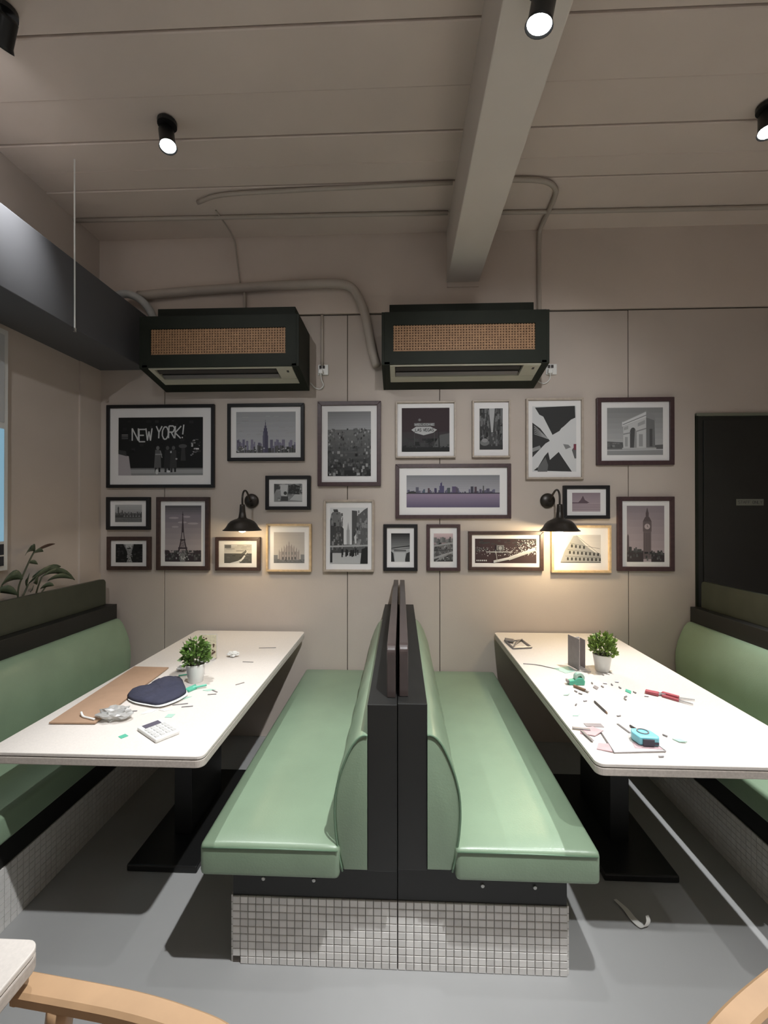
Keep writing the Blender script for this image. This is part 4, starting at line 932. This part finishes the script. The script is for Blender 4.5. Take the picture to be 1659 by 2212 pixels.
# ================================================================== THINGS ON THE RIGHT BOOTH TABLE
mh = thing('menu_holder', 'grey upright menu holder standing beside the lime green plant', 'menu holder', (.93, 2.30, ZT))
b = bmesh.new(); prism(b, [(.885, 2.345), (.889, 2.347), (.913, 2.262), (.909, 2.260)], 2, ZT+.004, ZT+.165); obj('front_panel', b, 'greycard', mh)
b = bmesh.new(); prism(b, [(.925, 2.352), (.950, 2.358), (.950, 2.362), (.925, 2.356)], 2, ZT+.004, ZT+.15); obj('rear_panel', b, 'acrylic', mh)
b = bmesh.new(); prism(b, [(.947, 2.345), (.951, 2.345), (.957, 2.30), (.953, 2.30)], 2, ZT+.004, ZT+.15); obj('side_panel', b, 'greycard', mh)
b = bmesh.new(); prism(b, [(.905, 2.262), (.965, 2.25), (.985, 2.33), (.92, 2.35)], 2, ZT+.0003, ZT+.004); obj('foot', b, 'acrylic', mh)

cf = thing('metal_clip_frame', 'small open metal frame lying at the far corner of the pliers table', 'frame', (.72, 2.70, ZT))
fb = bmesh.new(); Q = [(.668, 2.615), (.780, 2.635), (.765, 2.785), (.655, 2.775)]
for k in range(4): tube(fb, [(*Q[k], ZT+.007), (*Q[(k+1) % 4], ZT+.007)], .006, 6)
obj('rim', fb, 'greyline', cf)
obj('cross_wire', T([(*Q[0], ZT+.012), (.705, 2.70, ZT+.016), (*Q[2], ZT+.012)], .004, 6), 'greyline', cf)
ck = bmesh.new(); prism(ck, [(.650, 2.74), (.70, 2.72), (.71, 2.77), (.66, 2.80)], 2, ZT+.010, ZT+.018); obj('corner_clip', ck, 'greyline', cf, bevel=.003)
wire('thin_wire', 'thin grey wire crossing the pliers table near its edge', 'wire', [(.655,2.36,ZT+.002),(.72,2.345,ZT+.003),(.78,2.305,ZT+.002),(.815,2.28,ZT+.002)], .0022, 'greyline', 4, 6)
scrap('pale mint film sheet beside the grey menu holder', [(.79,2.30),(.88,2.33),(.89,2.26),(.83,2.23)], 'palemint', .0015, 'film_scrap')

td = thing('tape_dispenser', 'mint green tape dispenser near the grey menu holder', 'dispenser', (.82, 2.09, ZT))
b = bmesh.new()
prf = [(.79, ZT+.0004), (.862, ZT+.0004), (.864, ZT+.020), (.852, ZT+.034), (.832, ZT+.036), (.815, ZT+.024), (.79, ZT+.020)]
prism(b, prf, 1, 2.075, 2.105); obj('case', b, 'mint', td, bevel=.004)
rl = bmesh.new(); lathe(rl, [(.010, -.012), (.022, -.012), (.022, .012), (.010, .012), (.010, -.012)], (0, 0, 0), 20)
bmesh.ops.rotate(rl, verts=rl.verts, matrix=Matrix.Rotation(math.pi/2, 3, 'X')); bmesh.ops.translate(rl, verts=rl.verts, vec=(.84, 2.09, ZT+.034)); obj('tape_roll', rl, 'palemint', td)
obj('cutter_edge', B(.783, .790, 2.076, 2.104, ZT+.010, ZT+.022), 'greyline', td)
kn = thing('craft_knife', 'brown handled craft knife in front of the tape dispenser', 'knife', (.82, 2.03, ZT))
obj('handle', T([(.803, 2.055, ZT+.007), (.833, 2.005, ZT+.007)], .0065, 8), 'brownwood', kn)
b = bmesh.new(); prism(b, [(.829, 2.008), (.838, 2.006), (.845, 1.99), (.836, 1.988)], 2, ZT+.004, ZT+.007); obj('blade', b, 'greyline', kn)

pl = thing('pliers', 'red handled pliers lying open on the white table', 'pliers', (1.17, 1.95, ZT))
def bar(p, q, w, h, m, name, par, taper=1.0):
    b = bmesh.new(); P_, Q_ = Vector(p), Vector(q); d = (Q_-P_).normalized(); n = Vector((-d.y, d.x, 0))
    prism(b, [(P_+n*w)[:2], (P_-n*w)[:2], (Q_-n*w*taper)[:2], (Q_+n*w*taper)[:2]], 2, p[2], p[2]+h); return obj(name, b, m, par, bevel=min(w, h)*.3)
bar((1.098, 2.003, ZT+.0005), (1.140, 1.972, ZT+.0005), .012, .014, 'red', 'handle', pl, 1.2)
bar((1.160, 1.985, ZT+.0005), (1.206, 1.938, ZT+.0005), .010, .014, 'red', 'handle', pl, .8)
bar((1.148, 1.962, ZT+.0005), (1.190, 1.912, ZT+.0005), .006, .010, 'red', 'handle', pl, .8)
bar((1.135, 1.978, ZT+.003), (1.168, 1.972, ZT+.003), .008, .008, 'chrome', 'pivot', pl)
bar((1.204, 1.940, ZT+.003), (1.262, 1.922, ZT+.003), .003, .006, 'chrome', 'jaw', pl, .4)
bar((1.188, 1.915, ZT+.003), (1.225, 1.876, ZT+.003), .003, .006, 'chrome', 'jaw', pl, .4)
def pencil(label, p, q):
    o = thing('pencil', label, 'pencil', p, group='dark pencils on the pliers table')
    P_, Q_ = Vector(p)+Vector((0, 0, .0045)), Vector(q)+Vector((0, 0, .0045)); d = (Q_-P_)
    obj('shaft', T([P_, P_+d*.88], .0042, 6), 'pencil', o); obj('tip', T([P_+d*.88, Q_], [.004, .0006], 6), 'brownwood', o)
pencil('dark pencil lying between the tape dispenser and the tape measure', (.826, 1.892, ZT), (.828, 1.778, ZT))
pencil('short dark pencil touching the light blue tape measure', (.866, 1.682, ZT), (.882, 1.625, ZT))

tm = thing('tape_measure', 'light blue tape measure lying on the glass sheet', 'tape measure', (.85, 1.545, ZT+.006))
b = bmesh.new(); prism(b, [(.815,1.575),(.825,1.600),(.870,1.600),(.888,1.585),(.895,1.545),(.885,1.530),(.822,1.535)], 2, ZT+.006, ZT+.036); obj('case', b, 'cyan', tm, bevel=.006, seg=3)
b = bmesh.new(); prism(b, [(.832,1.533),(.868,1.530),(.868,1.5255),(.832,1.5285)], 2, ZT+.008, ZT+.030); obj('grip', b, 'darkgrip', tm)
b = bmesh.new(); lathe(b, [(.016, 0), (.020, 0), (.020, .003), (.016, .003), (.016, 0)], (.853, 1.572, ZT+.036), 20); obj('lock_ring', b, 'greyline', tm)
b = bmesh.new(); prism(b, [(.866,1.536),(.884,1.532),(.884,1.528),(.866,1.530)], 2, ZT+.012, ZT+.020); obj('belt_clip', b, 'darkgrip', tm)

gs = thing('glass_sheet', 'flat rimmed clear sheet under the light blue tape measure', 'sheet', (.78, 1.55, ZT))
b = bmesh.new(); GQ = [(.715, 1.492), (.893, 1.506), (.880, 1.615), (.735, 1.640)]; prism(b, GQ, 2, ZT+.0004, ZT+.004); obj('sheet', b, 'acrylic', gs)
b = bmesh.new()
for k in (0, 1, 3): tube(b, [(*GQ[k], ZT+.0045), (*GQ[(k+1) % 4], ZT+.0045)], .0022, 6)
obj('rim', b, 'greyline', gs)
pk = bmesh.new(); prism(pk, [(.800,1.522),(.892,1.516),(.888,1.55),(.81,1.56)], 2, ZT+.004, ZT+.0052); obj('protective_film', pk, 'pink', gs)
scrap('dusty pink film piece at the near corner of the glass sheet', [(.668,1.515),(.712,1.495),(.722,1.545),(.69,1.552)], 'pink', .003, 'film_scrap', tilt=.05)
scrap('dusty pink film piece beyond the glass sheet', [(.655,1.62),(.70,1.60),(.745,1.635),(.72,1.665),(.67,1.655)], 'pink', .003, 'film_scrap', tilt=.05)
scrap('grey cardboard corner beside the pink film', [(.70,1.675),(.765,1.672),(.765,1.70),(.70,1.70)], 'greycard', .002, 'card_scrap')
br_ = thing('bracket', 'small grey metal bracket next to the pink film', 'bracket', (.67, 1.64, ZT))
bar((.640, 1.655, ZT+.0045), (.700, 1.640, ZT+.0045), .006, .004, 'greyline', 'bracket_arm', br_); bar((.665, 1.632, ZT+.0045), (.675, 1.560, ZT+.0045), .005, .004, 'greyline', 'bracket_arm', br_)
st_ = thing('metal_strip', 'thin grey metal strip leading to the tape measure', 'strip', (.84, 1.65, ZT)); bar((.828, 1.700, ZT+.0005), (.842, 1.612, ZT+.0045), .004, .003, 'greyline', 'strip', st_)
for i, (x, y) in enumerate([(.905,2.10),(.935,2.06),(.965,2.10),(.99,2.085),(1.01,2.05),(1.05,2.0),(.985,1.95),(.97,1.925),(.79,2.0),(.80,1.975),(.79,1.90),(.735,1.86),(.865,1.765),(.90,1.61),(.955,1.615),(.86,1.475),(1.03,2.12),(1.08,1.96)]):
    a_ = rng.uniform(0, 3.1); o = obj('screw', T([(x-.008*math.cos(a_), y-.008*math.sin(a_), ZT+.0032), (x+.008*math.cos(a_), y+.008*math.sin(a_), ZT+.0032)], .003, 6), 'greyline', org=(x, y, ZT))
    tag(o, 'tiny loose screw scattered on the pliers table', 'screw', 'loose screws on the pliers table')
for i, (x, y, s, m, lab) in enumerate([(.700,1.770,.020,'palemint','pale green scrap near the table edge by the pencil'), (1.028,2.012,.026,'mint','mint tape scrap left of the red pliers'), (.985,1.58,.022,'palemint','pale mint scrap right of the tape measure'), (.735,1.965,.018,'palemint','pale mint scrap in front of the craft knife'), (.90,2.05,.024,'greycard','grey strip offcut right of the craft knife')]):
    scrap(lab, sq(x, y, s, .5+i, .5), m, .003, 'tape_scrap', tilt=.1)

# ================================================================== FLOOR LITTER
b = bmesh.new()
cv = catmull([(.858,1.785,.004),(.875,1.735,.010),(.885,1.695,.008),(.905,1.668,.006),(.925,1.672,.022),(.928,1.685,.034)], 6)
w = [.006+.006*math.sin(math.pi*i/(len(cv)-1)) for i in range(len(cv))]
v1 = [b.verts.new(p+Vector((w[i], .3*w[i], 0))) for i, p in enumerate(cv)]; v0 = [b.verts.new(p-Vector((w[i], .3*w[i], 0))) for i, p in enumerate(cv)]
for i in range(len(cv)-1): b.faces.new((v0[i], v1[i], v1[i+1], v0[i+1]))
pe = obj('paper_peel', b, 'palemint', org=(.89, 1.72, 0)); pe.data.materials[0] = M['paper']
sd = pe.modifiers.new('solid', 'SOLIDIFY'); sd.thickness = .0012; tag(pe, 'curled pale peel strip lying on the floor beside the tiled base', 'litter')

# ================================================================== PLANTER ON THE LEFT
pt = thing('planter', 'narrow black planter trough between the left bench and the wall', 'planter', (-2.093, 2.2, 0.0))
obj('trough', B(-2.134, -2.054, 1.55, 2.62, 0.0, 1.04), 'black', pt, bevel=.003)
obj('soil', B(-2.130, -2.058, 1.56, 2.61, 1.03, 1.046), 'soil', pt)
def leaf_mesh(base, tip, width, arch, n=7, side=None):
    P0, P1 = Vector(base), Vector(tip); d = P1-P0; bm = bmesh.new(); s = side or Vector((-d.y, d.x, 0)).normalized()
    L = []
    for i in range(n+1):
        f = i/n; c = P0 + d*f + Vector((0, 0, arch*4*f*(1-f))); w = width*(math.sin(math.pi*min(1, f*.92+.06))**.8)
        L.append([bm.verts.new(c - s*w + Vector((0, 0, w*.25))), bm.verts.new(c), bm.verts.new(c + s*w + Vector((0, 0, w*.25)))])
    for a, b_ in zip(L, L[1:]):
        for k in range(2): bm.faces.new((a[k], a[k+1], b_[k+1], b_[k]))
    return bm
def plant(label, root, stems, leaves):
    t = thing('leafy_plant', label, 'plant', root, group='leafy plants in the trough')
    for p in stems: obj('stem', T(catmull(p, 5), .0045, 6), 'stem', t, smooth=True)
    for (b0, t0, w, ar, m) in leaves:
        o = obj('leaf', leaf_mesh(b0, t0, w*1.35, ar, side=Vector((.55, -.15, .8)).normalized()), m, t, smooth=True)
        sd = o.modifiers.new('solid', 'SOLIDIFY'); sd.thickness = .0012
plant('leafy plant in the trough with a tall stalk and one dry brown leaf', (-2.09, 2.30, 1.046),
      [[(-2.09,2.30,1.04),(-2.08,2.29,1.15),(-2.06,2.33,1.28),(-2.05,2.36,1.345)], [(-2.09,2.30,1.04),(-2.07,2.34,1.16)]],
      [((-2.05,2.36,1.34),(-2.05,2.50,1.372),.010,.004,'leafbrown'), ((-2.05,2.36,1.345),(-2.04,2.285,1.325),.018,.018,'leafdark'), ((-2.05,2.36,1.345),(-2.03,2.31,1.36),.014,.012,'leafdark'),
       ((-2.05,2.35,1.33),(-2.04,2.405,1.335),.012,.008,'leafdark'), ((-2.06,2.33,1.28),(-2.05,2.38,1.265),.010,.006,'leafdark'), ((-2.07,2.34,1.16),(-2.03,2.52,1.235),.022,.02,'leafdark'), ((-2.07,2.33,1.15),(-2.03,2.29,1.20),.02,.02,'leafdark')])
plant('low leafy plant in the trough with long arching leaves', (-2.09, 2.40, 1.046),
      [[(-2.09,2.40,1.04),(-2.07,2.40,1.12),(-2.06,2.42,1.19)], [(-2.09,2.40,1.04),(-2.06,2.46,1.14)]],
      [((-2.065,2.36,1.195),(-2.03,2.56,1.185),.020,.030,'leafdark'), ((-2.06,2.42,1.19),(-2.02,2.62,1.14),.016,.040,'leafdark'), ((-2.06,2.46,1.16),(-2.02,2.60,1.15),.014,.02,'leafdark'),
       ((-2.07,2.40,1.15),(-2.03,2.33,1.17),.020,.015,'leafdark'), ((-2.08,2.38,1.12),(-2.03,2.31,1.12),.016,.01,'leafdark'), ((-2.07,2.42,1.12),(-2.03,2.47,1.13),.014,.01,'leafdark')])
plant('glossy leafy plant at the near part of the trough', (-2.09, 2.14, 1.046),
      [[(-2.09,2.14,1.04),(-2.06,2.17,1.18)]],
      [((-2.07,2.17,1.17),(-2.03,2.26,1.20),.028,.03,'leafdark'), ((-2.07,2.15,1.15),(-2.03,2.23,1.12),.02,.015,'leafdark'), ((-2.07,2.15,1.17),(-2.02,2.06,1.22),.024,.03,'leafdark')])
